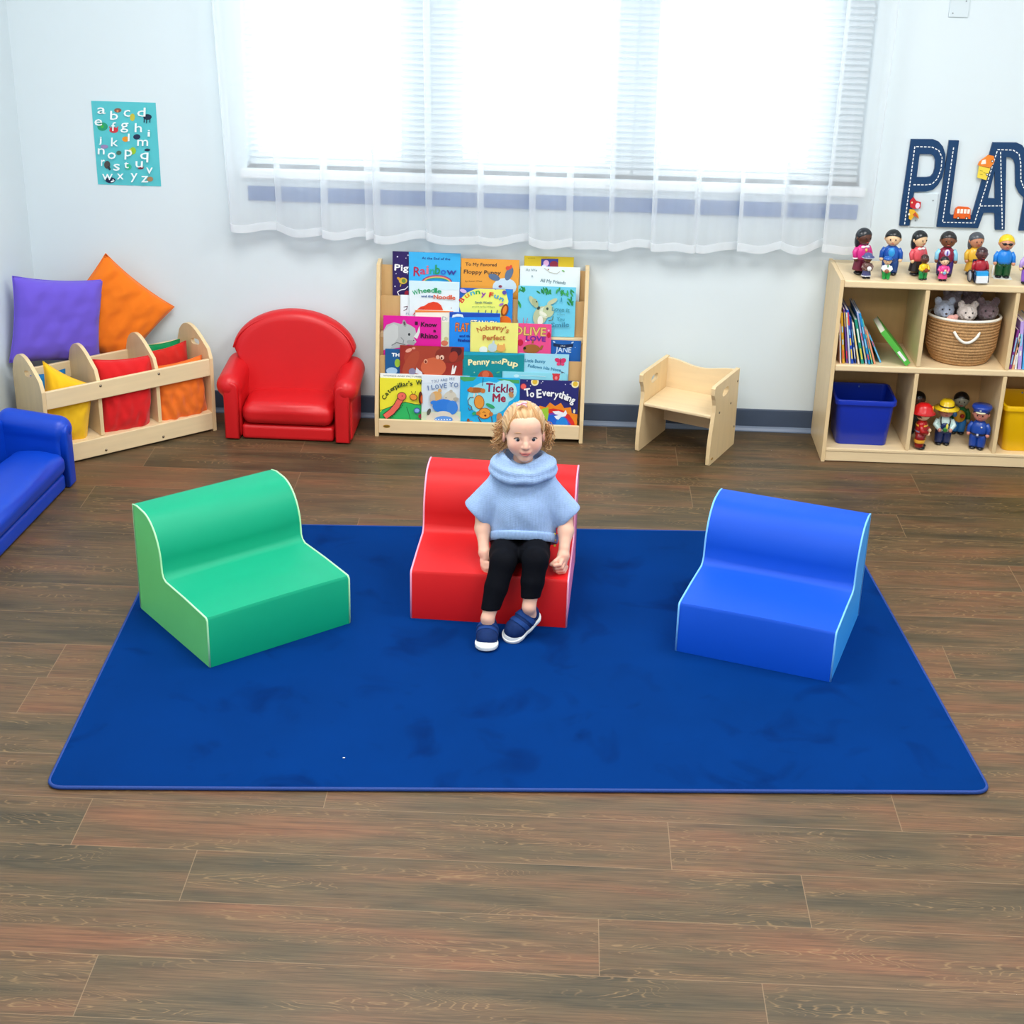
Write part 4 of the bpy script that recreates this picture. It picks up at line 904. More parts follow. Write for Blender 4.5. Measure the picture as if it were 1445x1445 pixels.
def a_smi(A):
    R=random.Random(3)
    for cx,cy,n,sp in ((736,407,6,5),(768,408,12,9),(800,410,10,8),(806,422,5,4),(734,425,5,3),(806,428,4,4),(787,406,3,3)):
        for i in range(n): A.e(cx+R.uniform(-sp,sp),cy+R.uniform(-2,6),3.6,1.1,R.choice(['#2f9a4c','#3fae58','#258a48']),R.uniform(30,120),8)
    A.e(764,445,10,14,'#bcc8a0',20); A.e(771,440,9,8,'#dfe8d0'); A.e(775,438,8,9,'#c3d0a4'); A.e(752,424,3.4,8,'#c3cba0',-30); A.e(756,427,4,7,'#aebb90',-25); A.e(780,425,8,3.2,'#c9cfa8',-30); A.e(761,434,2,2.6,'#37504a',30); A.e(773.5,435,1.6,2,'#37504a'); A.e(768,442,6,2.2,'#eef2e0',30); A.e(764,452,4,7,'#eef2e6'); A.l([(776,452),(781,451),(782,446)],1.2,'#5f7a5c'); A.e(758,425,1,1,'#20302c'); 
    for x in (734,740,744): A.l([(x,461),(x-3+.5*(x-734),448)],.7,'#c86a7a')
    A.t('I',792,425,6.5,1.2,'#2f8fa8',3,.1); A.t('Love it',780,437.5,6,25,'#4f9fb0',5,.18); A.t('when',787,443.8,3.2,11,'#5fa8b4',3); A.t('You',787,451.5,5.2,11,'#3f9ab0',3,.1); A.t('Smile',780,461,6.6,25,'#3f8fb0',-2,.2)
add_book('smile','#6fd0ec','aqua picture book with a smiling leafy animal at the right of the second tier',a_smi)
def a_let(A):
    A.r(586,437,640,440.5,'#f0843c'); A.t('Di',624.5,452,6,7,'#8faab4',2); A.r(624,454,634,488,'#e2e8c8'); A.e(628,484,5,4,'#d8785a'); A.e(630,478,3,3,'#c8c088')
add_book('letters','#f4f0e4','cream picture book with an orange top edge, half hidden behind the pink rhino book',a_let)
def a_rhi(A):
    A.fill([(541,467),(546,458),(556,454.5),(566,457),(571,455),(580,459),(586,463),(588,472),(584,476),(588,482),(584,487),(576,486),(566,490),(541,494)],'#b9bdbd'); A.fill([(541,469),(547,461),(556,456.5),(562,460),(562,476),(550,493),(541,493)],'#c9cdcc')
    A.fill([(584,475),(589,468),(592,459),(593,468),(589,478)],'#dfe2e0'); A.e(571,456,2.6,5,'#9a9ea0',-15); A.e(571,456,1.3,3,'#5a4a50',-15); A.e(577.6,471.6,1.6,2,'#20242a'); A.e(580,483,6,3.4,'#a3a8a8',15); A.l([(553,487),(560,483),(572,486)],1,'#6a6e70'); A.l([(566,476),(570,480),(569,484)],.9,'#84888a'); A.e(584,480,1,.7,'#4a4a4c')
    A.t('I',586,458,5,3.6,'#3a1030',1,.15); A.t('Know',594.5,460,6.4,22,'#3a1030',2,.3); A.t('a',612,468,4.6,3.6,'#3a1030',0,.25); A.t('Rhino',594,476.5,7,24,'#3a1030',1,.3)
add_book('rhino','#e0189c','hot pink picture book with a grey rhino titled I Know a Rhino',a_rhi)
def a_fla(A):
    A.r(634,440,707,447,'#1a4cb8'); A.fill([(638,448),(639,444),(646,442.5),(653,443.5),(654.5,448),(650,446.5),(644,446.5)],'#dff0fa')
    A.t('FLAT',643,467,12.5,18.5,'#6a2a1c',2,.7); A.t('FLAT',643,467,12.5,18.5,'#f0884c',2,.15); A.t('STANLEY',664,459,8.5,37,'#6a2a1c',3,.5); A.t('STANLEY',664,459,8.5,37,'#f2f4f2',3,.1)
    A.t('and the',649,475,3.4,17,'#123a9a',1,.2); A.t('Firehouse',647,481.5,4.2,22,'#123a9a',1,.3)
add_book('flat','#1c8cf0','bright blue picture book titled Flat Stanley in orange letters',a_fla)
def a_oli(A):
    A.t('OLIVE',724.5,471.5,12,46,'#8a7a34',3,.9); A.t('OLIVE',724.5,471.5,12,46,'#e8c070',3,.35); A.t('LOVE',743,480,7,27.5,'#7a2a9c',3,.5); A.e(735,483,4.2,4.6,'#c81c3c'); A.e(775,472.5,2.6,4,'#c8203c'); A.e(774.5,466,1.4,1.4,'#f8b8cc'); A.e(743,481,1.2,1.2,'#f8b8cc')
    A.e(751,492,12,6.5,'#a0642c'); A.fill([(761,493),(765,487),(768,487),(766,493)],'#a0642c'); A.fill([(751,484),(753,476.5),(754,484)],'#a0642c'); A.e(741.5,491,2,2,'#2a1a18')
add_book('olive','#ee4f8e','pink picture book titled Olive Love, third tier right',a_oli)
def a_per(A):
    A.arc("Nobunny's",[(675,469,-22,6.2),(681.5,466.5,-14,4.6),(686.5,465.6,-8,4.8),(691.6,464.9,-3,4.6),(696.7,464.8,1,4.6),(701.8,465,5,4.6),(706.8,465.8,8,4.4),(711.6,467,12,1.4),(714,468.4,14,3.8)],7.4,'#c0703c',.2)
    A.t('Perfect',682,479.5,7.6,31.5,'#c0703c',-1,.25); A.e(683,493,6,5,'#eaf2ee'); A.e(696,490,6.5,6.5,'#c2d6dc'); A.e(708,491,6.4,5,'#eeb060'); A.e(704,487,1.4,3,'#eeb060'); A.e(712,487,1.4,3,'#eeb060'); A.e(697,482.5,1.6,3,'#c2d6dc',10)
add_book('perfect','#f0ec82',"pale yellow picture book titled Nobunny's Perfect in the middle of the rack",a_per)
def a_jan(A):
    A.t('JANE',784.5,496.5,8,22,'#cfe4f4',2,.15); A.fill([(781,484),(795,486),(809,485),(809,489),(795,491),(781,488)],'#10284c'); A.t('the',791,488.6,2,7,'#dfeaf4'); A.e(782,482,2,1,'#b8d4ee',30); A.e(808,483,2,1,'#b8d4ee',-30); A.t('and',790,504,5,14,'#86b8e6',2)
    A.e(812,490,.6,.6,'#dfeaf4',n=6)
add_book('jane','#1a62b4','dark blue picture book titled Jane tucked at the right end of the third tier',a_jan)
def a_hat(A):
    A.t('TH',553,502.5,5,10.5,'#f4f8fa',2,.35)
    A.e(561,512,4,6,'#9cc23c'); A.e(553,523,8,5,'#a8c8e4')
add_book('hat','#1a5a94','dark blue picture book starting with TH at the left end of the fourth tier',a_hat)
def a_hip(A):
    A.e(600,505,30,20,'#a8402c'); A.e(636,500,22,12,'#8a3024'); A.e(612,518,18,14,'#d06440'); A.e(580,512,8,20,'#b04a30',30); A.e(577,494,5,2.6,'#e8a08c',-25); A.e(584,491,2.4,1.6,'#e8a08c'); A.e(644,495,8,7,'#4a1a24'); A.e(640,503,6,8,'#a83a28',20)
    A.e(601,509.5,2.8,3.2,'#e8a888'); A.e(601,510,1.6,2,'#7a2a1c'); A.e(618,503.5,2.6,3,'#e8b098'); A.e(624,504,3,3.4,'#f0c8b0'); A.e(623.5,505,1.4,1.8,'#5a2018')
    A.fill([(586,526),(588,518),(591,521),(596,525),(597,529)],'#dfe2ee'); A.fill([(637,528),(639,516),(640,514),(641,521),(643,515.5),(645,516),(642,527)],'#f4ece8'); A.e(582,524,5,5,'#8a86a8')
add_book('hippo','#9c2c22','rusty red landscape picture book with a painted animal face, fourth tier left',a_hip)
def a_pnp(A):
    A.r(653,496,741,501,'#18a0c0'); A.t('Penny',661.5,515,8.4,30,'#f6f0b8',-3,.45); A.t('and',694,512.5,5,13,'#f6f0b8',1,.2); A.t('Pup',708.5,513.5,8.6,22.5,'#f6f0b8',10,.5)
    A.e(686,532,11,10,'#b84a2c'); A.e(686,528,5,5,'#dc6a44'); A.e(703.5,525,2.6,1,'#58c088',-20); A.e(670,525,1,1,'#8ad0c0')
add_book('pup','#0a8f98','teal picture book titled Penny and Pup on the fourth tier',a_pnp)
def a_nos(A):
    A.t('Little Bunny',741,510.5,4.6,29,'#3f8fb4',3,.22); A.t('Follows His Nose',745.5,517.5,4.4,47,'#3f8fb4',8,.2)
    A.e(787.5,508,4.6,3,'#d83068',25); A.e(795,508.5,4.4,3.4,'#d83068',-25); A.e(789,513,3,2.4,'#e0487a',-20); A.e(794.5,513.5,2.6,2.2,'#e0487a',20); A.l([(791.5,505),(791.5,515)],.7,'#5a1a30'); A.e(794,527,2,2.6,'#586878',20); A.l([(791,523),(798,526)],.6,'#586878')
add_book('nose','#9fdcf0','light blue picture book with a pink butterfly at the right of the fourth tier',a_nos)
def a_pal(A):
    A.e(729,530,4,2,'#c8f0f6'); A.e(785,532,5,6,'#d83a44'); A.e(785,533,2,2.4,'#f08c90'); A.e(781,528,1.4,3,'#d83a44',-20); A.e(789,528,1.4,3,'#d83a44',20); A.e(792,539,3,3,'#f2f4f4'); A.e(792,539,1.8,1.8,'#e0608c'); A.l([(735,529),(770,531)],.8,'#c2ecf4')
add_book('pale','#8fdcec','pale turquoise book strip with a red figure behind the space book',a_pal)
def a_str(A):
    A.t('WORDS AND PICTURES',541,530.5,2,54,'#9aa4a8',2,.1)
add_book('strip','#f4f6f2','white book edge showing above the caterpillar book',a_str)
def a_cat(A):
    A.fill([(536,582),(540,578),(558,571),(572,567),(585,570),(597,571),(597,601),(536,601)],'#2fb864'); A.l([(536,579),(540,578),(558,571),(572,567),(585,570),(597,571)],.7,'#18402c'); A.l([(574,574),(577,583),(580,594)],.6,'#18402c')
    A.arc("Caterpillar's W",[(543.6,564,-62,5.2),(546,558.6,-48,4.4),(549.6,554.3,-40,3),(552.6,552,-34,4.4),(556.2,549.4,-28,3),(559,548,-24,4.4),(562.8,546.2,-18,1.4),(565,545.4,-16,1.2),(567,545,-13,1.2),(569,544.4,-10,4.2),(574,543.6,-6,3),(577.2,543,-4,1),(579,543,-2,3.6),(0,0,0,0),(587.5,541.6,-2,8.6)],6.4,'#23401e',.22)
    A.l([(545,586),(553,580),(560,572),(564,565),(567,560)],9.4,'#3a1414'); A.l([(545,586),(553,580),(560,572),(564,565),(567,560)],7.6,'#ec6a5a'); A.e(567.4,558,6.6,6,'#3a1414'); A.e(567.4,558,5.8,5.2,'#ee6a5c'); A.e(568,557.6,.8,.8,'#3a1414',n=8)
    for i in range(8): A.e(552+i*2.4,589-i*2.6,.7,.7,'#1a2a1c',n=6)
    A.e(584,559,5.6,4.6,'#5a2a14',20); A.e(584,559,4.8,3.8,'#f0943c',20); A.l([(583,555),(581,551)],.8,'#4a2a14'); A.l([(586,555),(587,551)],.8,'#4a2a14'); A.e(594,560,3,9,'#5a2414'); A.e(596,562,2,6,'#d8602c'); A.e(589,578,4.6,4,'#3a5aa8'); A.e(589,578,3.4,2.8,'#8ab0e8'); A.e(594,586,3,3.4,'#8a3040')
add_book('caterpillar','#f0e83a','yellow picture book with a red caterpillar at the bottom left of the rack',a_cat)
def a_lov(A):
    A.r(595,529,651,540,'#e3eef8'); A.arc('YOU ARE MY',[(609,539.8,-8,3),(612.6,539.3,-7,3),(616.2,538.9,-5,3),(0,0,0,0),(622,537.8,-5,3),(625.6,537.5,-3,3),(629,537.2,-1,2.8),(0,0,0,0),(634.6,535.6,0,3.6),(639,535.6,1,3)],4,'#8fa4c4',.12)
    A.arc('I LOVE YO',[(604.6,549.8,-8,1),(0,0,0,0),(609.5,548.8,-7,4.4),(614.8,548.2,-5,5),(620.8,547.4,-2,5),(627,546.4,-1,3.8),(0,0,0,0),(634.4,544.6,2,5.4),(641,545.2,5,5.6)],6.8,'#6a86b4',.2)
    A.r(595,580,651,602,'#cfe0c4'); A.e(611,590,9,9,'#dfd8c8'); A.e(641,592,9,8,'#dfd8c8'); A.e(616,558,8,7,'#dfae6c'); A.e(611,562,4,9,'#c8b8a4'); A.e(621,550,2.6,2.6,'#dfae6c'); A.e(636,559,9,8.4,'#d2cdbe'); A.e(644,562,4,2.6,'#b4ad9e'); A.e(637,551,2.4,2.4,'#c2bcae'); A.e(630,560,.8,.8,'#3a3430',n=6)
    A.e(627,572,16,10,'#2f7fe0'); A.e(639,574,8,10,'#3a86e2'); A.e(613,567,5,3,'#2f7fe0'); A.e(626,586,13,7,'#dfd9cc'); A.e(627,591,13,5,'#5f9ae8'); 
    for x in range(616,640,4): A.e(x,591,1,1,'#e6f0fa',n=6)
    A.e(606,580,2.6,5,'#5a5a50',20)
add_book('loveyou','#dce9f4','pale blue picture book with two soft animals in blue clothes, bottom tier',a_lov)
def a_tic(A):
    A.fill([(649,530),(674,531),(668,537),(655,538),(649,534)],'#4aa860'); A.fill([(700,534),(733,536),(733,541),(718,540)],'#4aa860'); A.e(690,562,30,24,'#8fe0f2'); A.e(712,552,18,16,'#a8e8f4')
    A.t('Tickle',686,552,12.5,39,'#8a2050',3,.45); A.t('Me',696,566,11.5,18,'#a02848',2,.6)
    A.e(671.5,550,12,4,'#a8602c'); A.e(665,549,3.4,3.4,'#c87838'); A.e(682,551,3.4,3.4,'#c87838'); A.l([(670,555),(669,561)],1.6,'#f2e0d0'); A.l([(674,555),(676,561)],1.6,'#f2e0d0'); A.l([(682,533),(681,544)],.7,'#4a4438')
    A.e(677,567,7.4,10,'#8a4a1c',-8); A.e(677,567,6.6,9.2,'#e89a3c',-8); A.e(685,583,9.4,8,'#8a4a1c'); A.e(685,583,8.6,7.2,'#f2a23c'); A.e(676,583,3,3,'#c87838'); A.e(694,584,3,3,'#c87838'); A.l([(682,582),(684,580.5),(686,582)],.7,'#4a2010'); A.e(686,586,1.6,1.4,'#7a2418')
    A.l([(669,560),(664,560),(661,565),(662,570),(666,573),(667,577),(663,578),(662,575)],1,'#6a5a58'); A.l([(676,588),(679,594),(684,598)],1.2,'#5a3a28'); A.l([(695,588),(696,596)],1.2,'#5a3a28'); A.e(670,583,3,2.4,'#2fa86c',-30); A.e(693,572,7,2.4,'#2fa86c',25); A.e(665,598,6,4.6,'#c87838'); A.e(662,593,2,3,'#8a4a28'); A.e(722,556,3.4,4.4,'#c0895a',-30); A.e(706,588,4,6,'#c0895a')
add_book('tickle','#1cb0ea','cyan picture book with a monkey hanging upside down titled Tickle Me',a_tic)
def a_eve(A):
    for x,y,r in ((739,545,3.6),):
        A.e(x,y,r+1,r+1,'#8a2a5a'); A.e(x,y,r,r,'#f0625a')
    for x,y,r in ((755,538.5,5),(812,541.5,5)): A.e(x,y,r+.6,r+.6,'#f4ecc0'); A.e(x,y,r-1.4,r-1.4,'#e8c23c')
    for x,y in ((749,544),(764,540),(766,538),(805,541.5),(744,537),(798,542)): A.e(x,y,.8,.8,'#dfe4f4',n=6)
    c=(783,607); pts=[]
    for i in range(0,17):
        a=radians(188+ i*10.6); rr=43 if i%2 else 37; pts.append((c[0]+rr*.98*cos(a),c[1]+rr*sin(a)*.93))
    A.fill(pts,'#ee8a20'); A.e(c[0]-1,c[1],33,31,'#d82c24'); A.e(c[0]-1,c[1]+2,28,27,'#7a3ab0'); A.e(c[0]-1,c[1]+3,26.5,25.5,'#1a62d0'); A.fill([(757,602),(758,588),(765,577),(775,574),(776,584),(773,602)],'#9ccc3c'); A.e(795,600,9,12,'#1a86e0')
    A.fill([(781,580),(790,579.5),(797,582),(800,578),(802,583),(800,587),(794,588),(790,592),(787,591),(784,587),(790,585.5),(785,584)],'#eef2fa'); A.e(812,580,1.6,3,'#f4ecc0')
    P=[(741.5,559,-8,8),(748.8,559.6,-2,5.6),(0,0,0,0),(758.5,560.8,-4,6.6),(766,558,-2,5.4),(772,558,2,5),(778,558.4,5,4.4),(783,559.8,8,5.2),(789,560,9,3.6),(793.2,561.6,12,5),(798.6,563.4,16,1.8),(801,564.2,18,4.8),(806,566.6,22,5)]
    for ch,(x,y,ro,w),h in zip('To Everything',P,(11.5,10,1,12.5,10,9.6,9.6,10,10,11,10,10,10)):
        if ch!=' ': A.t(ch,x,y,h,w,'#f6f8fa',ro,.45)
add_book('everything','#262a72','dark navy picture book titled To Everything with an orange sun and a dove, bottom right',a_eve)
# ---------------------------------------------------------------- toy figures
def doll(loc,h,rot,skin,hair,top,bot,label,hs='short',legs='pants',sleeve=None,shoe='#15151a',hat=None,extra=None,glasses=False,arms='side',cat='toy figure',group='toy figures on top of the shelf'):
    t=thing('toy_figure',loc,radians(rot),label,cat,group); k=h; P=plastic; sk=P(skin)
    sleeve=sleeve or top
    for s in (-1,1): MB().ell((s*.085*k,-.03*k,.035*k),(.075*k,.105*k,.038*k),P(shoe)).build('shoe',t)
    if legs=='skirt': MB().lathe([(0,.09*k),(.19*k,.10*k),(.185*k,.13*k),(.15*k,.33*k),(.14*k,.40*k),(0,.40*k)],P(bot),sx=1,sy=.78).build('skirt',t); MB().lathe([(.0,.05*k),(.055*k,.05*k),(.055*k,.14*k),(0,.14*k)],sk,c=(-.07*k,0),n=10).lathe([(.0,.05*k),(.055*k,.05*k),(.055*k,.14*k),(0,.14*k)],sk,c=(.07*k,0),n=10).build('legs',t)
    else:
        mb=MB()
        for s in (-1,1): mb.lathe([(0,.05*k),(.088*k,.05*k),(.092*k,.10*k),(.10*k,.25*k),(.09*k,.36*k),(0,.38*k)],P(bot),sx=1,sy=1.05,c=(s*.08*k,0),n=14)
        mb.ell((0,0,.33*k),(.165*k,.13*k,.08*k),P(bot)); mb.build('trousers',t)
    _m=MB().lathe([(0,.33*k),(.165*k,.33*k),(.172*k,.40*k),(.168*k,.50*k),(.145*k,.58*k),(.09*k,.63*k),(0,.65*k)],P(top),sx=1,sy=.76); shirt=_m.build('shirt',t)
    for s in (-1,1):
        mb=MB()
        if arms=='front': pts=[(s*.14*k,0,.57*k),(s*.205*k,-.03*k,.45*k),(s*.12*k,-.15*k,.40*k)]
        else: pts=[(s*.14*k,0,.57*k),(s*.195*k,-.0*k,.48*k),(s*.205*k,-.05*k,.36*k)]
        mb.tube(pts,[.055*k,.052*k,.045*k],P(sleeve),n=10); e=pts[-1]; mb.ell((e[0]*.97,e[1]-.012*k,e[2]-.02*k),(.042*k,.042*k,.045*k),sk); mb.build('arm',t)
    hz=.79*k; hr=.165*k
    mb=MB().ell((0,0,hz),(hr,hr*.95,hr*1.02),sk,nu=18,nv=12)
    for s in (-1,1): mb.ell((s*hr*.97,0,hz-.01*k),(.025*k,.03*k,.04*k),sk); mb.ell((s*.055*k,-hr*.92,hz+.0*k),(.014*k,.008*k,.020*k),plastic('#20181a'),nu=8,nv=6)
    mb.ell((0,-hr*.97,hz-.035*k),(.017*k,.016*k,.014*k),sk,nu=8,nv=6)
    mb.ell((0,-hr*.89,hz-.085*k),(.04*k,.012*k,.009*k),plastic('#b4473f'),nu=8,nv=6); head=mb.build('head',t)
    if hair:
        mb=MB(); H_=P(hair); vs=[];fs=[];nu,nv=20,9; R=hr*1.07
        for j in range(nv+1):
            for i in range(nu):
                a=2*pi*i/nu; front=max(0,-sin(a)); lim=pi*(.36+ (0.30 if hs!='bald' else .0)*(1-front**.6)); th=lim*j/nv; q=R*(1.0 if j<nv else .97)
                vs.append((q*sin(th)*cos(a),q*.97*sin(th)*sin(a)+.006*k,hz+.012*k+q*1.03*cos(th)))
        for j in range(nv):
            for i in range(nu): a=j*nu+i;b=j*nu+(i+1)%nu; fs.append((a,a+nu,b+nu,b))
        mb.add(vs,fs,H_,smooth=True)
        if hs=='long':
            mb.ell((0,.085*k,hz-.10*k),(.155*k,.09*k,.20*k),H_)
            for s in (-1,1): mb.ell((s*.125*k,.045*k,hz-.07*k),(.045*k,.07*k,.16*k),H_)
        if hs=='pigtails':
            for s in (-1,1): mb.ell((s*.19*k,.03*k,hz-.07*k),(.05*k,.05*k,.09*k),H_)
        mb.build('hair',head)
    if glasses:
        mb=MB(); g=plastic('#141414')
        for s in (-1,1): mb.ell((s*.062*k,-hr*.93,hz+.005*k),(.05*k,.018*k,.03*k),g,nu=10,nv=6)
        mb.tube([(-hr*1.0,0,hz+.015*k),(-.1*k,-hr*.85,hz+.015*k),(0,-hr*1.02,hz+.012*k),(.1*k,-hr*.85,hz+.015*k),(hr*1.0,0,hz+.015*k)],.008*k,g,n=6); mb.build('sunglasses',head)
    if hat=='farmer': MB().lathe([(0,hz+.05*k),(.27*k,hz+.035*k),(.275*k,hz+.05*k),(.16*k,hz+.085*k),(.15*k,hz+.19*k),(.10*k,hz+.235*k),(0,hz+.24*k)],P('#e8c416')).lathe([(.162*k,hz+.085*k),(.166*k,hz+.09*k),(.164*k,hz+.118*k),(.157*k,hz+.12*k)],P('#3a2a1c')).build('straw_hat',head)
    if hat=='fire': MB().lathe([(0,hz+.05*k),(.22*k,hz+.0*k),(.225*k,hz+.015*k),(.175*k,hz+.07*k),(.16*k,hz+.15*k),(.09*k,hz+.215*k),(0,hz+.225*k)],P('#cc1418'),sy=1.15).ell((0,-.18*k,hz+.13*k),(.035*k,.02*k,.06*k),P('#f0a030')).build('fire_helmet',head)
    if hat=='police': 
        MB().lathe([(0,hz+.06*k),(.172*k,hz+.055*k),(.175*k,hz+.09*k),(.215*k,hz+.15*k),(.20*k,hz+.19*k),(0,hz+.21*k)],P('#1c3f9c')).ell((0,-.15*k,hz+.07*k),(.11*k,.075*k,.018*k),P('#e6e0b8')).ell((0,-.20*k,hz+.14*k),(.025*k,.012*k,.03*k),P('#cfd6e0')).build('police_cap',head)
    if hat=='cap': MB().lathe([(0,hz+.05*k),(.178*k,hz+.05*k),(.18*k,hz+.09*k),(.15*k,hz+.17*k),(.08*k,hz+.205*k),(0,hz+.21*k)],P(hair or '#1a56b0')).build('bowler_hat',t)
    if extra:
        for nm,fn in extra: mb=MB(); fn(mb,k); mb.build(nm,{'collar':shirt,'star':shirt,'shirt_panel':shirt,'shirt_front':shirt,'tie':shirt,'badge':shirt,'coat_stripes':shirt,'overall_bib':shirt,'sun_hat':head,'blue_cap':head,'scarf':shirt,'top_hem':shirt}.get(nm,t))
    return t
Z=.7675
skA,skB,skC,skD='#5a3526','#eec79a','#d99a78','#7a4a30'
def E_(c,r,col): return lambda mb,k: mb.ell([x*k for x in c],[x*k for x in r],plastic(col))
def L_(*items): 
    def f(mb,k):
        for c,r,col in items: mb.ell([x*k for x in c],[x*k for x in r],plastic(col))
    return f
collar=lambda col:('collar',L_(((-.05,-.085,.60),(.055,.04,.03),col),((.05,-.085,.60),(.055,.04,.03),col)))
doll((1.190,6.262,Z),.188,28,skA,'#20242a','#d42e86','#6a1430','toy woman in a pink top and maroon skirt, leftmost on the shelf top',hs='long',legs='skirt',extra=[collar('#f4e6ee'),('star',L_(((0,-.13,.54),(.03,.02,.035),'#e8c460'))),('cuffs',L_(((-.205,-.05,.37),(.055,.055,.02),'#f6ecf2'),((.205,-.05,.37),(.055,.055,.02),'#f6ecf2')))])
doll((1.203,6.197,Z),.103,15,'#6b4630',None,'#6b4a44','#4a4a78','small toy girl in a striped sun hat and skirt in front of the pink woman',legs='skirt',arms='front',extra=[('sun_hat',lambda mb,k: mb.lathe([(0,.84*k),(.24*k,.82*k),(.245*k,.84*k),(.17*k,.90*k),(.14*k,.97*k),(0,1.01*k)],plastic('#4c5488')).lathe([(.245*k,.815*k),(.25*k,.83*k),(.245*k,.845*k)],plastic('#b8bccc'))),('ball',E_((.02,-.17,.42),(.09,.07,.09),'#f2f2f4')),('skirt_hem',lambda mb,k: mb.lathe([(.192*k,.10*k),(.198*k,.115*k),(.19*k,.14*k)],plastic('#d8dce6'),sy=.78))])
doll((1.306,6.268,Z),.184,-10,skB,'#14181a','#1a55ae','#1c4486','toy man with short black hair in a blue shirt beside the pink woman',extra=[('shirt_panel',E_((0,-.10,.50),(.075,.045,.11),'#2f9ae0'))])
doll((1.281,6.197,Z),.092,-8,skB,None,'#e8f0ee','#1f9a44','small toy child in a white shirt and green shoes holding a brown ball',shoe='#1fa04c',arms='front',extra=[('blue_cap',lambda mb,k: mb.lathe([(0,.86*k),(.20*k,.86*k),(.20*k,.90*k),(.14*k,.97*k),(0,1.0*k)],plastic('#1c62b8'))),('ball',E_((0,-.17,.38),(.09,.07,.09),'#9a5a44')),('scarf',E_((.03,-.09,.58),(.03,.05,.07),'#2f9a54'))])
doll((1.412,6.274,Z),.182,32,skB,'#16181c','#dd5560','#241a1c','toy woman with long black hair in a coral jacket and short black skirt',hs='long',legs='skirt',extra=[collar('#f6eef0')])
doll((1.426,6.205,Z),.103,25,'#5a3324','#3a211a','#f0c81c','#138a44','small toy boy in a yellow shirt and green trousers holding a brown ball',hs='bald',arms='front',extra=[('ball',E_((0,-.17,.40),(.085,.07,.085),'#8a3418'))])
doll((1.522,6.268,Z),.184,-6,skD,'#23201f','#8a1c3a','#3c2a78','toy man in a maroon waistcoat with light blue sleeves on the shelf top',sleeve='#8cd2f0',extra=[('shirt_front',E_((0,-.10,.53),(.065,.045,.08),'#d9d4f4')),('tie',E_((0,-.135,.53),(.02,.02,.06),'#6a58b8'))])
doll((1.502,6.197,Z),.100,5,'#f2cba4','#17171c','#e2418e','#e0478a','small toy girl with black pigtails in a pink dress holding a doll',hs='pigtails',legs='skirt',arms='front',extra=[('toy_baby',L_(((.02,-.17,.45),(.05,.05,.05),'#f0d0b0'),((0,-.17,.36),(.07,.05,.07),'#86b4dc')))])
doll((1.640,6.300,Z),.176,12,'#c88868','#4c5056','#eab83a','#d8a52c','toy woman with grey hair in a yellow dress behind the wheelchair figure',hs='long',legs='skirt')
# figure in a wheelchair
def wheel():
    k=.142; t=doll((1.640,6.190,Z+.002),k,8,'#5a3430','#3a2226','#a81c2c','#1a2a4a','toy child in a red shirt seated in a blue wheelchair',hs='bald',arms='side')
    mb=MB(); mb.box((-.16*k,-.27*k,.24*k),(.16*k,-.14*k,.36*k),plastic('#2aa8ec'),.01*k); mb.box((-.16*k,-.29*k,.04*k),(.16*k,-.2*k,.24*k),plastic('#f2f6f8'),.01*k); mb.box((-.17*k,.13*k,.2*k),(.17*k,.17*k,.6*k),plastic('#15305a'),.01*k); mb.build('wheelchair_seat',t)
    for s in (-1,1):
        mb=MB(); mb.tube([(s*.24*k,.04*k+.16*k*cos(a*pi/10),.165*k+.16*k*sin(a*pi/10)) for a in range(20)],.016*k,plastic('#2a2c34'),n=6,closed=True); mb.lathe([(0,-.006*k),(.14*k,-.004*k),(.14*k,.004*k),(0,.006*k)],plastic('#b9bfc8'),T(s*.24*k,.04*k,.165*k)@RY(90),n=18); mb.build('wheel',t)
        MB().tube([(s*.19*k,-.24*k,.05*k),(s*.19*k,-.16*k,.34*k),(s*.19*k,.12*k,.36*k)],.018*k,plastic('#14284c'),n=6).build('armrest',t)
wheel()
doll((1.752,6.272,Z),.178,-4,'#d99878','#f2cc1c','#1f86e4','#12502c','toy man with yellow hair and dark sunglasses in a bright blue shirt and green trousers',glasses=True,extra=[('white_cane',lambda mb,k: mb.tube([(-.22*k,-.05*k,.32*k),(-.235*k,-.09*k,.01*k)],.014*k,plastic('#eef2f2'),n=6)),('base_plate',lambda mb,k: mb.box((-.2*k,-.15*k,0),(.2*k,.1*k,.015*k),plastic('#e6ebe6')))])
doll((1.836,6.190,Z),.176,-20,'#ecca98','#171c1e','#c2a4e4','#8d5fd0','toy woman with a black bob in a lilac top, rightmost on the shelf top',hs='short',extra=[('belt',lambda mb,k: mb.lathe([(.168*k,.335*k),(.178*k,.34*k),(.178*k,.375*k),(.172*k,.38*k)],plastic('#2a2422'),sy=.78)),('top_hem',lambda mb,k: mb.lathe([(.17*k,.38*k),(.18*k,.385*k),(.176*k,.42*k)],plastic('#e2c8a0'),sy=.78))])
Zb=.0605; g2='toy figures in the bottom middle compartment'
doll((1.500,6.196,Zb),.192,72,'#f0cda4','#5a1a18','#b01c1c','#8a1418','firefighter toy figure with red helmet and yellow striped coat',hat='fire',group=g2,arms='front',extra=[('coat_stripes',lambda mb,k: (mb.lathe([(.168*k,.53*k),(.17*k,.54*k),(.162*k,.565*k)],plastic('#f2b43c'),sy=.79),mb.lathe([(.176*k,.40*k),(.180*k,.41*k),(.178*k,.435*k)],plastic('#8a84a0'),sy=.79))),('trouser_bands',lambda mb,k: [mb.lathe([(.106*k,.16*k),(.110*k,.17*k),(.112*k,.235*k)],plastic('#f2b43c'),c=(s*.08*k,0),n=14,sy=1.05) for s in (-1,1)])])
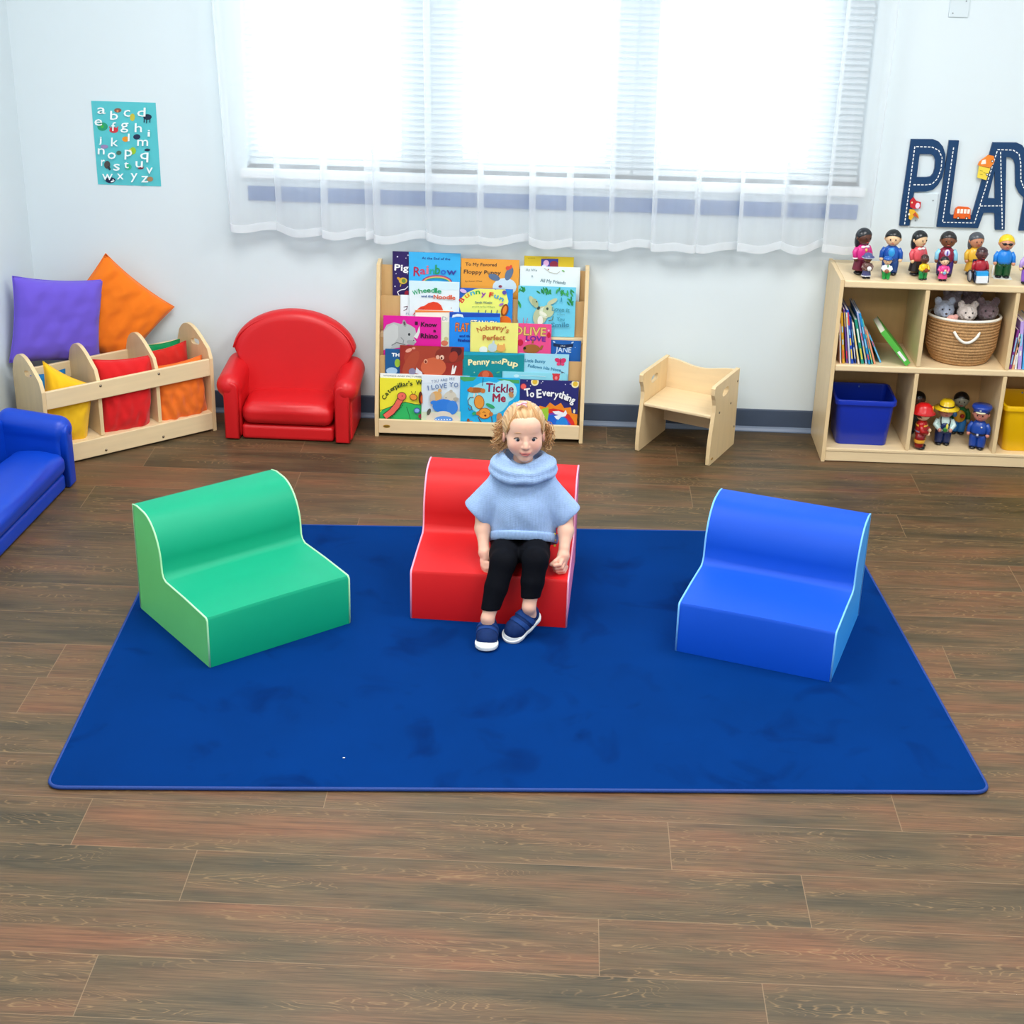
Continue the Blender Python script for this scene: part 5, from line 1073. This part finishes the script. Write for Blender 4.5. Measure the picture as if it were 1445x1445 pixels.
doll((1.604,6.248,Zb),.190,-4,'#c88474','#6a3a2a','#cfe9e4','#14285c','farmer toy figure with a yellow straw hat and navy overalls holding corn',hat='farmer',group=g2,arms='front',extra=[('overall_bib',E_((0,-.115,.45),(.10,.035,.085),'#1a3468')),('straps',lambda mb,k: [mb.tube([(s*.085*k,-.125*k,.47*k),(s*.10*k,-.10*k,.56*k),(s*.09*k,-.02*k,.63*k)],.014*k,plastic('#1c2230'),n=6) for s in (-1,1)]),('corn_cob',lambda mb,k:(mb.ell((.03*k,-.19*k,.47*k),(.028*k,.03*k,.075*k),plastic('#e4dc5a'),M=None),mb.ell((.0*k,-.19*k,.40*k),(.05*k,.035*k,.06*k),plastic('#2f7a34'))))])
doll((1.694,6.380,Zb),.187,-8,'#9a9a8a','#101214','#14703a','#2f86d8','toy figure with short black hair, green sleeves and a yellow apron behind the policeman',group=g2,extra=[('apron',lambda mb,k:(mb.ell((0,-.10*k,.44*k),(.13*k,.05*k,.15*k),plastic('#dfa41e')),)),('apple',E_((.05,-.17,.47),(.05,.04,.05),'#a81c1c')),('blue_cloth',E_((-.11,-.12,.48),(.06,.04,.06),'#3a7cc8'))])
doll((1.738,6.212,Zb),.192,-22,'#d08878','#2a2a30','#1a48a4','#16429c','policeman toy figure in blue uniform and peaked cap',hat='police',group=g2,extra=[('belt',lambda mb,k: (mb.lathe([(.168*k,.335*k),(.178*k,.34*k),(.178*k,.375*k)],plastic('#10203c'),sy=.78),mb.box((-.02*k,-.15*k,.335*k),(.02*k,-.135*k,.375*k),plastic('#d8dce0')))),('badge',E_((.06,-.125,.53),(.02,.012,.02),'#dfe4ea'))])
doll((1.512,6.368,Zb),.187,10,'#5a3a2c','#0f1012','#1c3038','#20242c','toy figure with black hair mostly hidden behind the firefighter',group=g2)
# ---------------------------------------------------------------- the child
HC=Vector((-.0965,4.772,.634)); hyaw=radians(7)
def HP(x,y,z):   # head frame: x right in the photo, y forward (towards the room), z up
    f=Vector((sin(hyaw),-cos(hyaw),0)); r=Vector((cos(hyaw),sin(hyaw),0)); z2=z-.10*y*0; return tuple(HC+r*x+f*y+Vector((0,0,z)))
def skin_mat():
    m=bpy.data.materials.new('skin'); m.use_nodes=True; nt=m.node_tree; N=nt.nodes; L=nt.links; b=N['Principled BSDF']
    a=N.new('ShaderNodeAttribute'); a.attribute_name='tone'; nz=N.new('ShaderNodeTexNoise'); nz.inputs['Scale'].default_value=60
    mx=N.new('ShaderNodeMix'); mx.data_type='RGBA'; mx.blend_type='MULTIPLY'; mx.inputs[0].default_value=.06; L.new(a.outputs['Color'],mx.inputs[6]); L.new(nz.outputs['Color'],mx.inputs[7])
    L.new(mx.outputs[2],b.inputs['Base Color']); b.inputs['Roughness'].default_value=.5; b.inputs['Subsurface Weight'].default_value=.12; b.inputs['Subsurface Radius'].default_value=(.008,.003,.0015); b.inputs['Specular IOR Level'].default_value=.35
    return m
ORG=(-.097,4.76,.19)
exp_=math.exp
def child():
    b=SDF((-.30,4.40,.02),(.12,4.90,.745),.0026)
    # legs, pelvis, torso
    J=dict(hL=(-.140,4.770,.236),kL=(-.148,4.600,.246),aL=(-.190,4.522,.085),hR=(-.056,4.770,.236),kR=(-.045,4.597,.258),aR=(-.060,4.542,.120))
    b.ell((-.098,4.785,.245),(.085,.065,.055)); b.chain([((-.098,4.785,.26),.068),((-.097,4.79,.36),.066),((-.097,4.792,.43),.060)],.02)
    for s in 'LR': b.chain([(J['h'+s],.044),(J['k'+s],.033)],.012); b.chain([(J['k'+s],.031),(tuple(Vector(J['k'+s]).lerp(Vector(J['a'+s]),.4)),.030),(J['a'+s],.0205)],.012)
    b.chain([(J['aL'],.021),((-.190,4.525,.05),.022),((-.193,4.475,.035),.018)],.008); b.chain([(J['aR'],.021),((-.056,4.56,.085),.021),((-.10,4.52,.045),.016)],.008)
    b.chain([((-.150,4.790,.462),.036),((-.046,4.790,.462),.036)],.02); b.chain([((-.097,4.79,.45),.035),((-.097,4.785,.53),.028),((-.096,4.785,.57),.030)],.016)
    # arms
    b.chain([((-.165,4.788,.455),.032),((-.222,4.762,.350),.026)],.012); b.chain([((-.222,4.762,.350),.0255),((-.221,4.735,.30),.025),((-.215,4.700,.256),.0165)],.010)
    b.chain([((-.029,4.788,.455),.032),((.044,4.762,.350),.026)],.012); b.chain([((.044,4.762,.350),.0255),((.049,4.730,.305),.025),((.046,4.692,.262),.0165)],.010)
    # left-of-photo hand: hangs beside the thigh, fingers down, thumb inwards
    b.chain([((-.215,4.700,.256),.0155),((-.212,4.688,.238),.0185),((-.207,4.678,.222),.0165)],.008,sc=(1,1,1))
    fb=[(-.219,4.672,.218),(-.212,4.665,.215),(-.204,4.660,.213),(-.197,4.658,.213)]
    fe=[(-.213,4.662,.186),(-.206,4.653,.182),(-.198,4.649,.183),(-.190,4.650,.187)]
    for i,(p,q) in enumerate(zip(fb,fe)):
        mid=Vector(p).lerp(Vector(q),.5)+Vector((-.001,-.004,0)); b.chain([(p,.0066),(tuple(mid),.0060),(q,.0050)],.002)
    b.chain([((-.204,4.690,.240),.0085),((-.190,4.675,.237),.0070),((-.180,4.663,.232),.0055)],.003)
    # right-of-photo hand: loosely closed, fingers curled in towards the thigh
    b.chain([((.046,4.692,.262),.0155),((.044,4.680,.240),.0190),((.040,4.672,.222),.0180)],.008)
    for i,(x,y,z) in enumerate(((.030,4.652,.226),(.036,4.656,.214),(.040,4.660,.203),(.044,4.668,.194))):
        b.chain([((x+.010,y+.008,z+.008),.0075),((x+.004,y-.008,z-.002),.0066),((x-.014,y-.008,z-.006),.0060),((x-.022,y+.001,z-.008),.0050)],.002)
    b.chain([((.036,4.668,.242),.0085),((.018,4.652,.231),.0070),((.004,4.648,.222),.0055)],.003)
    # head
    b.ell(HP(0,-.016,.014),(.0640,.0745,.0680),.006); b.ell(HP(0,.020,-.018),(.0545,.0500,.0560),.016); b.ell(HP(0,.025,-.050),(.0425,.0380,.0310),.018)
    b.ell(HP(0,.048,-.0775),(.0175,.0160,.0115),.020); b.ell(HP(-.029,.040,-.034),(.0225,.0215,.0215),.018); b.ell(HP(.029,.040,-.034),(.0225,.0215,.0215),.018)
    b.ell(HP(0,.036,.030),(.046,.030,.034),.02)
    for s in (-1,1):
        b.ell(HP(s*.0245,.0735,-.0090),(.0125,.0100,.0062),.008,sub=True)
        b.ell(HP(s*.0635,-.004,-.024),(.0065,.0125,.0185),.004); b.ell(HP(s*.0705,.000,-.021),(.004,.006,.010),.002,sub=True)
    b.chain([(HP(0,.066,-.004),.0052),(HP(0,.073,-.022),.0062),(HP(0,.0765,-.0300),.0085)],.007)
    for s in (-1,1): b.ell(HP(s*.0082,.0700,-.0325),(.0056,.0062,.0050),.004)
    b.ell(HP(0,.0645,-.0500),(.0165,.0100,.0120),.010)
    b.ell(HP(-.007,.0702,-.0525),(.0105,.0048,.0028),.003); b.ell(HP(.007,.0702,-.0525),(.0105,.0048,.0028),.003); b.ell(HP(0,.0700,-.0580),(.0140,.0052,.0036),.003)
    b.chain([(HP(-.0185,.0675,-.0530),.0012),(HP(0,.0745,-.0552),.0013),(HP(.0185,.0675,-.0530),.0012)],.002,sub=True)
    V,F=b.mesh(1)
    c0=HP(0,0,0); fx=np.array([cos(hyaw),sin(hyaw),0]); fy=np.array([sin(hyaw),-cos(hyaw),0])
    def col(P):
        q=P-np.array(c0); x=q@fx; y=q@fy; z=q[:,2]
        base=np.array(lin('#ecbca4')); out=np.tile(base,(len(P),1)); head=(z>-.085)&(np.abs(x)<.08)&(np.abs(y)<.11)
        def blend(m,c): 
            nonlocal out; out=out*(1-m[:,None])+np.array(lin(c))*m[:,None]
        g=lambda cx,cz,rx,rz: np.exp(-((x-cx)/rx)**2-((z-cz)/rz)**2)*(y>.03)*head
        blend(.50*(g(-.033,-.034,.016,.013)+g(.033,-.034,.016,.013)),'#eb9e8e'); blend(.35*g(0,-.031,.010,.008),'#e89c8a')
        blend(.35*(g(-.0245,-.016,.013,.005)+g(.0245,-.016,.013,.005)),'#c08f98'); blend(.30*(g(-.024,.012,.014,.004)+g(.024,.012,.014,.004)),'#b98468')
        m=np.clip(1.15-np.sqrt((x/.0195)**2+((z+.0550-.004*(x/.019)**2)/.0070)**2),0,.35)/.35*(y>.055)*head; blend(m*.8,'#d66f6e'); m2=np.exp(-((z+.0552-.0022*(np.abs(x)/.0185)**2)/.0011)**2)*(np.abs(x)<.018)*(y>.055)*head; blend(m2*.7,'#7a2a34')
        m3=np.exp(-((x*x+0)**.5-.0055)**2/.0022**2-((z+.0368)/.0020)**2)*(y>.06)*head; blend(np.clip(m3,0,.6),'#a8605a')
        ear=(np.abs(x)>.060)&head; blend(ear*.35,'#ea9c8a')
        hands=((P[:,2]<.25)&(P[:,1]<4.70)&(P[:,1]>4.63)&((P[:,0]<-.17)|(P[:,0]>-.0))); blend(hands*.22,'#e88f7e')
        return out
    body=meshobj('person',V,F,skin_mat(),None,ORG,col); body.location=ORG
    tag(body,'person with curly blond hair in a light blue knitted poncho sitting on the red seat','person')
    off=Vector(ORG)
    def loc(P): return tuple(Vector(P)-off)
    # eyes
    for s in (-1,1):
        c=HP(s*.0245,.0548,-.0088); mb=MB(); mb.ell(loc(c),(.0098,.0098,.0098),mat('eye_white','#cfcac8',.25,.01),nu=20,nv=14)
        fwd=Vector((sin(hyaw)+ .05,-cos(hyaw),.02)).normalized()
        q=fwd.to_track_quat('Z','Y').to_matrix().to_4x4(); Mx=Matrix.Translation(Vector(loc(c)))@q
        mb.lathe([(0,.01020),(.0020,.01015)],mat('pupil','#0c0c10',.15,0),Mx,n=14); mb.lathe([(.0020,.01012),(.0050,.00885),(.0056,.0083)],mat('iris_grey_blue','#2b333f',.2,.15,300),Mx,n=18)
        mb.build('eye',body)
        lid=MB(); pts=[loc(HP(s*.0245+.0128*cos(a),.0625-abs(cos(a))**2*.006-(.0 if True else 0),-.0085+.0068*sin(a))) for a in [pi*k/12 for k in range(13)]]
        lid.tube(pts,[.0007+.0012*sin(pi*k/12) for k in range(13)],mat('eyelash_brown','#38231e',.7,.05),n=6); lid.build('eyelashes',body)
        br=MB(); pts=[loc(HP(s*(.011+.026*k/8),.0662-.0085*(k/8)**2*1.2,.0135+.0035*sin(pi*k/8)-.0035*(k/8))) for k in range(9)]
        br.tube(pts,[.0006+.0006*sin(pi*k/8) for k in range(9)],mat('eyebrow_blond','#b98e68',.9,.05,spec=.1),n=6); br.build('eyebrow',body)
    # hair
    h=SDF((-.19,4.66,.54),(0,4.87,.74),.0026)
    f3=np.array([sin(hyaw),-cos(hyaw),0]); 
    h.ell(HP(0,-.017,.0155),(.0690,.0790,.0725),.004); h.ell(HP(0,-.035,-.01),(.066,.058,.065),.01)
    h.ell(HP(0,.006,.058),(.040,.046,.030),.012)
    p1=Vector(HP(0,.052,.0530)); p2=Vector(HP(0,-.003,-.035)); dn=(p2-p1); nrm=Vector((dn.z*-1*f3[0],dn.z*-1*f3[1],(dn.x*f3[0]+dn.y*f3[1])))*1; nrm=Vector((f3[0]*(-dn.z),f3[1]*(-dn.z),dn.dot(Vector(f3)))); nrm.normalize()
    sl,(X,Y,Z)=h.grid(h.lo,h.lo+h.n*h.res)
    pd=(X-p1.x)*nrm.x+(Y-p1.y)*nrm.y+(Z-p1.z)*nrm.z; lx=(X-c0[0])*cos(hyaw)+(Y-c0[1])*sin(hyaw); lz=Z-c0[2]
    cy=(np.sqrt((lx/.0585)**2+((lz+.006)/.0615)**2)-1)*.05; keep=np.maximum(cy,-(lz+.012)*-1*-1*-1) if False else np.where(lz<-.014,-1.,cy)
    h.D=np.maximum(h.D,-np.maximum(-pd,keep).astype(np.float32)); V,F=h.mesh(1)
    q=V-np.array(c0); x=q@fx; y=q@fy; z=q[:,2]; rad=np.sqrt(x**2+(z-.02)**2+(y)**2)+1e-6
    ang=np.arctan2(x,z-.0+.001)*26+y*60+2*np.sin(y*70+x*40); V=V+(q/rad[:,None])*(.0006*np.sin(ang)+.0007*np.sin(ang*2.3+1))[:,None]
    def hcol(P):
        q=P-np.array(c0); x=q@fx; y=q@fy; z=q[:,2]; a=np.arctan2(x,z+.001)*26+y*60+2*np.sin(y*70+x*40)
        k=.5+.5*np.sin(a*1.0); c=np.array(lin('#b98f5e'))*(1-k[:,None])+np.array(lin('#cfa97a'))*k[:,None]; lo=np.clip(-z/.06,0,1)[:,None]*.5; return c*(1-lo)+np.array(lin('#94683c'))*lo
    mh=bpy.data.materials.new('blond_hair'); mh.use_nodes=True; bs=mh.node_tree.nodes['Principled BSDF']; bs.inputs['Roughness'].default_value=.45; bs.inputs['Sheen Weight'].default_value=.2
    an=mh.node_tree.nodes.new('ShaderNodeAttribute'); an.attribute_name='tone'; mh.node_tree.links.new(an.outputs['Color'],bs.inputs['Base Color'])
    hair=meshobj('hair',V,F,mh,body,ORG,hcol)
    R=random.Random(11); cm=[mat('curl_%d'%i,c,.45,.1,40) for i,c in enumerate(('#c99a64','#b58150','#9a6a3c','#d8b484'))]
    mb=MB()
    for i in range(420):
        s=R.choice((-1,1)); back=R.random()
        x0=s*R.uniform(.052,.067); y0=R.uniform(-.065,-.010); z0=R.uniform(-.03,.03)
        if back<.18: x0=s*R.uniform(.0,.05); y0=-.078; z0=R.uniform(-.04,0)
        Lh=R.uniform(.045,.085); fl=R.uniform(.006,.058); tw=R.uniform(1.0,2.6); ph=R.uniform(0,6.28); cr=R.uniform(.004,.0105); pts=[]; n=15
        for k in range(n+1):
            u=k/n; xx=x0+s*fl*(u**1.0)*(1-.35*u); zz=z0-Lh*u*.82+.012*u*u; yy=y0+.010*u*R.uniform(.8,1.2)
            e=cr*min(1,u*2); a=ph+tw*2*pi*u; pts.append(loc(HP(xx+e*cos(a),yy+e*sin(a),zz+e*.5*sin(a*1.3))))
        r0=R.uniform(.0009,.0023); mb.tube(pts,[r0*(1-.65*(k/n)) for k in range(n+1)],R.choice(cm),n=5)
    for i in range(260):   # strands combed back from the forehead to the bow
        a0=R.uniform(-1.05,1.05); pts=[]; n=9; j=R.uniform(0,.006)
        for k in range(n+1):
            u=k/n; x=.064*sin(a0)*(1-u)**.9+.008*u; y=.048*cos(a0*1.1)*(1-u)+.0*u+.006; z=.050+.0*u - .055*(abs(a0)/1.05)**2*(1-u)+.036*u
            v=Vector((x/.0705,(y+.017)/.0805,(z-.0155)/.0745)); v=v/v.length; pts.append(loc(HP(v.x*(.0697+j*.35),v.y*(.0797+j*.3)-.017,v.z*(.0735+j+.008*u)+.0155)))
        mb.tube(pts,[.0008*(1-.3*abs(2*k/n-1)) for k in range(n+1)],R.choice((cm[0],cm[3],cm[0],cm[1])),n=5)
    for i in range(170):   # fine wisps over the hairline
        a0=R.uniform(-1.15,1.15); pts=[]; n=6; ln_=R.uniform(.010,.026); sw=R.uniform(-.008,.008)
        for k in range(n+1):
            u=k/n; aa=a0+sw*u*8; z=.060-.040*(abs(aa)/1.15)**2.0+.012-ln_*u; x=.0615*sin(aa); y=.055*cos(aa)
            v=Vector((x/.066,(y+.016)/.077,(z-.014)/.070)); v=v/v.length; e=.0012+.003*(1-u)+.0015*sin(pi*u); pts.append(loc(HP(v.x*(.0645+e),v.y*(.0750+e)-.016,v.z*(.0685+e)+.014)))
        mb.tube(pts,[.0006*(1-.6*k/n) for k in range(n+1)],R.choice((cm[0],cm[3])),n=4)
    mb.build('hair_curls',hair)
    # bow
    mb=MB(); pk=mat('pink_ribbon','#f6bccb',.5,.04,60); bc=Vector(loc(HP(-.012,.026,.0985)))
    for s in (-1,1):
        mb.ell(tuple(bc+Vector((s*.0095,-.001,.001+s*.003))),(.0085,.0040,.0045),pk); mb.tube([tuple(bc),tuple(bc+Vector((s*.010,-.006,-.001))),tuple(bc+Vector((s*.017,-.010,-.006)))],[.0016,.0022,.0014],pk,n=6)
    mb.ell(tuple(bc),(.0035,.0045,.0040),mat('pink_ribbon_knot','#f09ab0',.5,.04,60)); mb.build('hair_bow',hair)
    # leggings
    g=SDF((-.25,4.44,.06),(.06,4.88,.36),.0028)
    g.ell((-.098,4.785,.245),(.096,.080,.064)); g.cap((-.098,4.785,.25),(-.098,4.790,.31),.078,.074,.01)
    cuts={'L':((-.190,4.530,.112),(-.0,-.25,-.97)),'R':((-.058,4.548,.150),(.05,-.30,-.95))}
    for s in 'LR':
        hp,kn,an=J['h'+s],J['k'+s],J['a'+s]; g.chain([(hp,.056),(tuple(Vector(hp).lerp(Vector(kn),.6)),.048),(kn,.0410)],.014)
        mid=tuple(Vector(kn).lerp(Vector(an),.45)); g.cap(kn,mid,.0400,.0375,.012); n_=cuts[s][1]; g.cap(mid,an,.0375,.0265,.006,cut=(cuts[s][0],n_))
    V,F=g.mesh(1); meshobj('leggings',V,F,mat('black_leggings','#05070f',.85,.1,30,bump=.15,bscale=900,spec=.12),body,ORG)
    # poncho
    for part in (0,):
        o=SDF((-.31,4.63,.19),(.12,4.90,.56),.0028); i_=SDF((-.31,4.63,.19),(.12,4.90,.56),.0028)
        for S_,q in ((o,0),(i_,-.0055)):
            S_.chain([((-.097,4.788,.475),.062+q),((-.095,4.780,.40),.080+q),((-.092,4.772,.33),.096+q),((-.090,4.768,.285),.101+q)],.02,sc=(.93,1,1))
            S_.ell((-.093,4.752,.372),(.088+q,.082+q,.085+q),.02)
            S_.ell((-.158,4.790,.470),(.038+q,.040+q,.034+q),.02); S_.ell((-.036,4.790,.470),(.038+q,.040+q,.034+q),.02)
            cl=((-.230,4.76,.338),(-.60,-.05,-.80)) if q==0 else ((-.246,4.76,.315),(-.60,-.05,-.80))
            S_.cap((-.150,4.788,.462),(-.240,4.762,.356),.040+q,.047+q,.022,cut=cl)
            S_.cap((-.160,4.780,.415),(-.232,4.762,.330),.046+q,.038+q,.022,cut=cl)
            cr=((.044,4.76,.338),(.60,-.05,-.80)) if q==0 else ((.062,4.76,.315),(.60,-.05,-.80))
            S_.cap((-.044,4.788,.462),(.050,4.762,.356),.040+q,.047+q,.022,cut=cr)
            S_.cap((-.030,4.780,.415),(.046,4.762,.330),.046+q,.038+q,.022,cut=cr)
        o.plane((-.09,4.765,.246),(0,-.50,-.87)); 
        o.D=np.maximum(o.D,-i_.D)
        V,F=o.mesh(1)
        nz=np.sin(V[:,0]*55+V[:,2]*30)*np.sin(V[:,2]*24+V[:,0]*18+1)*.0030*np.clip((.46-V[:,2])/.1,0,1)
        V[:,1]-=nz
    mk=mat('light_blue_knit','#9dbae4',.95,.07,90,bump=.0,spec=.1,sheen=.15); nt=mk.node_tree; N=nt.nodes; L=nt.links
    wv=N.new('ShaderNodeTexWave'); wv.inputs['Scale'].default_value=75; wv.inputs['Distortion'].default_value=1.2; wv.bands_direction='X'; wv2=N.new('ShaderNodeTexWave'); wv2.inputs['Scale'].default_value=95; wv2.bands_direction='Z'; wv2.inputs['Distortion'].default_value=1.5
    for w in (wv,wv2): L.new(N['Mapping'].outputs[0],w.inputs['Vector'])
    ad=N.new('ShaderNodeMath'); L.new(wv.outputs['Fac'],ad.inputs[0]); L.new(wv2.outputs['Fac'],ad.inputs[1]); bp=N.new('ShaderNodeBump'); bp.inputs['Strength'].default_value=.55; bp.inputs['Distance'].default_value=.0015; L.new(ad.outputs[0],bp.inputs['Height']); L.new(bp.outputs[0],N['Principled BSDF'].inputs['Normal'])
    pon=meshobj('poncho',V,F,mk,body,ORG)
    mr=mat('blue_knit_rib','#98b6e0',.95,.05,90,spec=.1,sheen=.1)
    def ribband(nm,ctr,ax,bx_,up,n,wd,r,par,a0=0,a1=2*pi,rib=46):
        """a ribbed band following an ellipse; ax,bx_ half axes vectors; up = direction of the band's height"""
        mb=MB(); vs=[];fs=[]; N_=n; K=4; closed=abs(a1-a0-2*pi)<1e-3
        for i in range(N_+(0 if closed else 1)):
            a=a0+(a1-a0)*i/N_; p=Vector(ctr)+Vector(ax)*cos(a)+Vector(bx_)*sin(a); out=(Vector(ax)*cos(a)+Vector(bx_)*sin(a)).normalized(); rr=.0011*(1 if (i%4)<2 else -1)
            for k in range(K+1):
                t=k/K; vs.append(loc(p+Vector(up)*(t*wd)+out*(rr+r*sin(pi*t))))
            for k in range(K+1):
                t=1-k/K; vs.append(loc(p+Vector(up)*(t*wd)-out*(.003)))
        m=2*(K+1); c=len(vs)//m
        for i in range(c if closed else c-1):
            for k in range(m):
                a=i*m+k;b_=i*m+(k+1)%m;o2=((i+1)%c)*m; fs.append((a,b_,o2+(k+1)%m,o2+k))
        mb.add(vs,fs,mr,smooth=True); return mb.build(nm,par)
    ribband('ribbed_hem',(-.0905,4.768,.240),(.1130,0,0),(0,-.1045,.0590),(0,.1,.99),220,.032,.0035,pon)
    #ribband('ribbed_cuff',(-.2395,4.765,.3405),(.0375,0,-.029),(0,-.050,0),(.58,0,.80),96,.020,.0015,pon)
    #ribband('ribbed_cuff',(.0555,4.765,.3405),(.0375,0,.029),(0,-.050,0),(-.58,0,.80),96,.020,.0015,pon)
    # cowl collar
    c=SDF((-.25,4.62,.42),(.06,4.90,.60),.0028); n=36; T1=[];T2=[];T3=[]
    for k in range(n):
        a=2*pi*k/n; fr=max(0,sin(a)); sd_=abs(cos(a))
        T1.append((-.097+.067*cos(a),4.779-.053*sin(a)-.004*fr,.5345+.010*sd_-.004*fr-.010*exp_(-((a-1.95)/.45)**2)))
        T2.append((-.096+.094*cos(a),4.777-.076*sin(a),.5160+.004*sd_-.006*fr+.0025*sin(3*a+.6)))
        T3.append((-.096+.099*cos(a),4.777-.083*sin(a),.4960+.010*sd_*0-.003*fr+.0035*sin(2*a+1)))
    for k in range(n):
        j=(k+1)%n
        c.cap(T1[k],T1[j],.0085,.0085,.003); c.cap(T2[k],T2[j],.0105,.0105,.008); c.cap(T3[k],T3[j],.0105,.0105,.008); c.cap(T1[k],T2[k],.0085,.0105,.006); c.cap(T2[k],T3[k],.0105,.0105,.006)
        q_=(-.097+.060*cos(a:=2*pi*k/n),4.780-.048*sin(a),.500); c.cap(T1[k],q_,.0080,.0100,.004)
    V,F=c.mesh(1); V[:,2]+=.0022*np.sin(V[:,0]*70+V[:,1]*50); meshobj('cowl_collar',V,F,mk,pon,ORG)
    # little buttons at the side slit
    mb=MB()
    for x,y,z in ((.0135,4.730,.292),(.0150,4.730,.270),(.0150,4.732,.250)): mb.ell(loc((x,y,z)),(.0045,.003,.0045),paint('#e6d24a'),nu=8,nv=6)
    mb.build('buttons',pon)
    # shoes
    navy=mat('navy_canvas','#0f2a5c',.8,.12,60,bump=.3,bscale=700,spec=.2); navy2=mat('navy_strap','#163a78',.75,.1,60,bump=.3,bscale=500,spec=.2); wh=mat('white_rubber','#eef3f2',.45,.02,20)
    def shoe(M,inv=1):
        R_=.0022
        def XF(V): A=np.array((Matrix.Translation(-off)@M).to_3x3()); t_=np.array((Matrix.Translation(-off)@M).translation); return V@A.T+t_
        def upper(q=0):
            u=SDF((-.05,-.05,-.01),(.13,.05,.09),R_); u.chain([((-.002,0,.030),.0265+q),((.030,0,.030),.0285+q),((.070,.002*inv,.024),.0290+q),((.082,.002*inv,.020),.0265+q)],.012,sc=(1,.92,1)); u.chain([((-.004,0,.040),.0245+q),((.004,0,.056),.0235+q)],.010); u.plane((0,0,.010),(0,0,-1)); return u
        u=upper(); u.cap((0,0,.045),(-.004,0,.09),.0200,.0205,.0,sub=True); u.plane((0,0,.0655),(-.25,0,.97)); V,F=u.mesh(1); sh=meshobj('shoe',XF(V),F,navy,body)
        so=SDF((-.05,-.05,-.01),(.14,.06,.04),R_); so.chain([((-.004,0,.010),.0305),((.035,0,.010),.0305),((.078,.002*inv,.010),.0345),((.084,.002*inv,.010),.0335)],.012)
        so.plane((0,0,.0145),(0,0,1)); so.plane((0,0,0),(0,0,-1)); V,F=so.mesh(1); meshobj('sole',XF(V),F,wh,sh)
        tc=SDF((.05,-.05,-.01),(.14,.06,.06),R_); tc.ell((.078,.002*inv,.008),(.0375,.0345,.0310),.0); tc.plane((.0865,0,.03),(-1,0,.50)); tc.plane((0,0,.004),(0,0,-1)); V,F=tc.mesh(1); meshobj('toe_cap',XF(V),F,wh,sh)
        for xa,xb in ((.018,.037),(.047,.064)):
            s_=upper(.0026); a_=Matrix.Rotation(0,4,'Z'); s_.plane((xa,0,.05),(-1,0,.35)); s_.plane((xb,0,.05),(1,0,-.35)); s_.plane((0,0,.022),(0,0,-1)); s_.plane((0,0,.080),(0,0,1)); V,F=s_.mesh(1)
            if len(V): meshobj('strap',XF(V),F,navy2,sh)
    M1=T(-.189,4.545,.0125)@RZ(-92)@RY(-2); shoe(M1,1)
    M2=T(-.052,4.582,.052)@RZ(-134)@RY(22)@RX(-10); shoe(M2,-1)
child()
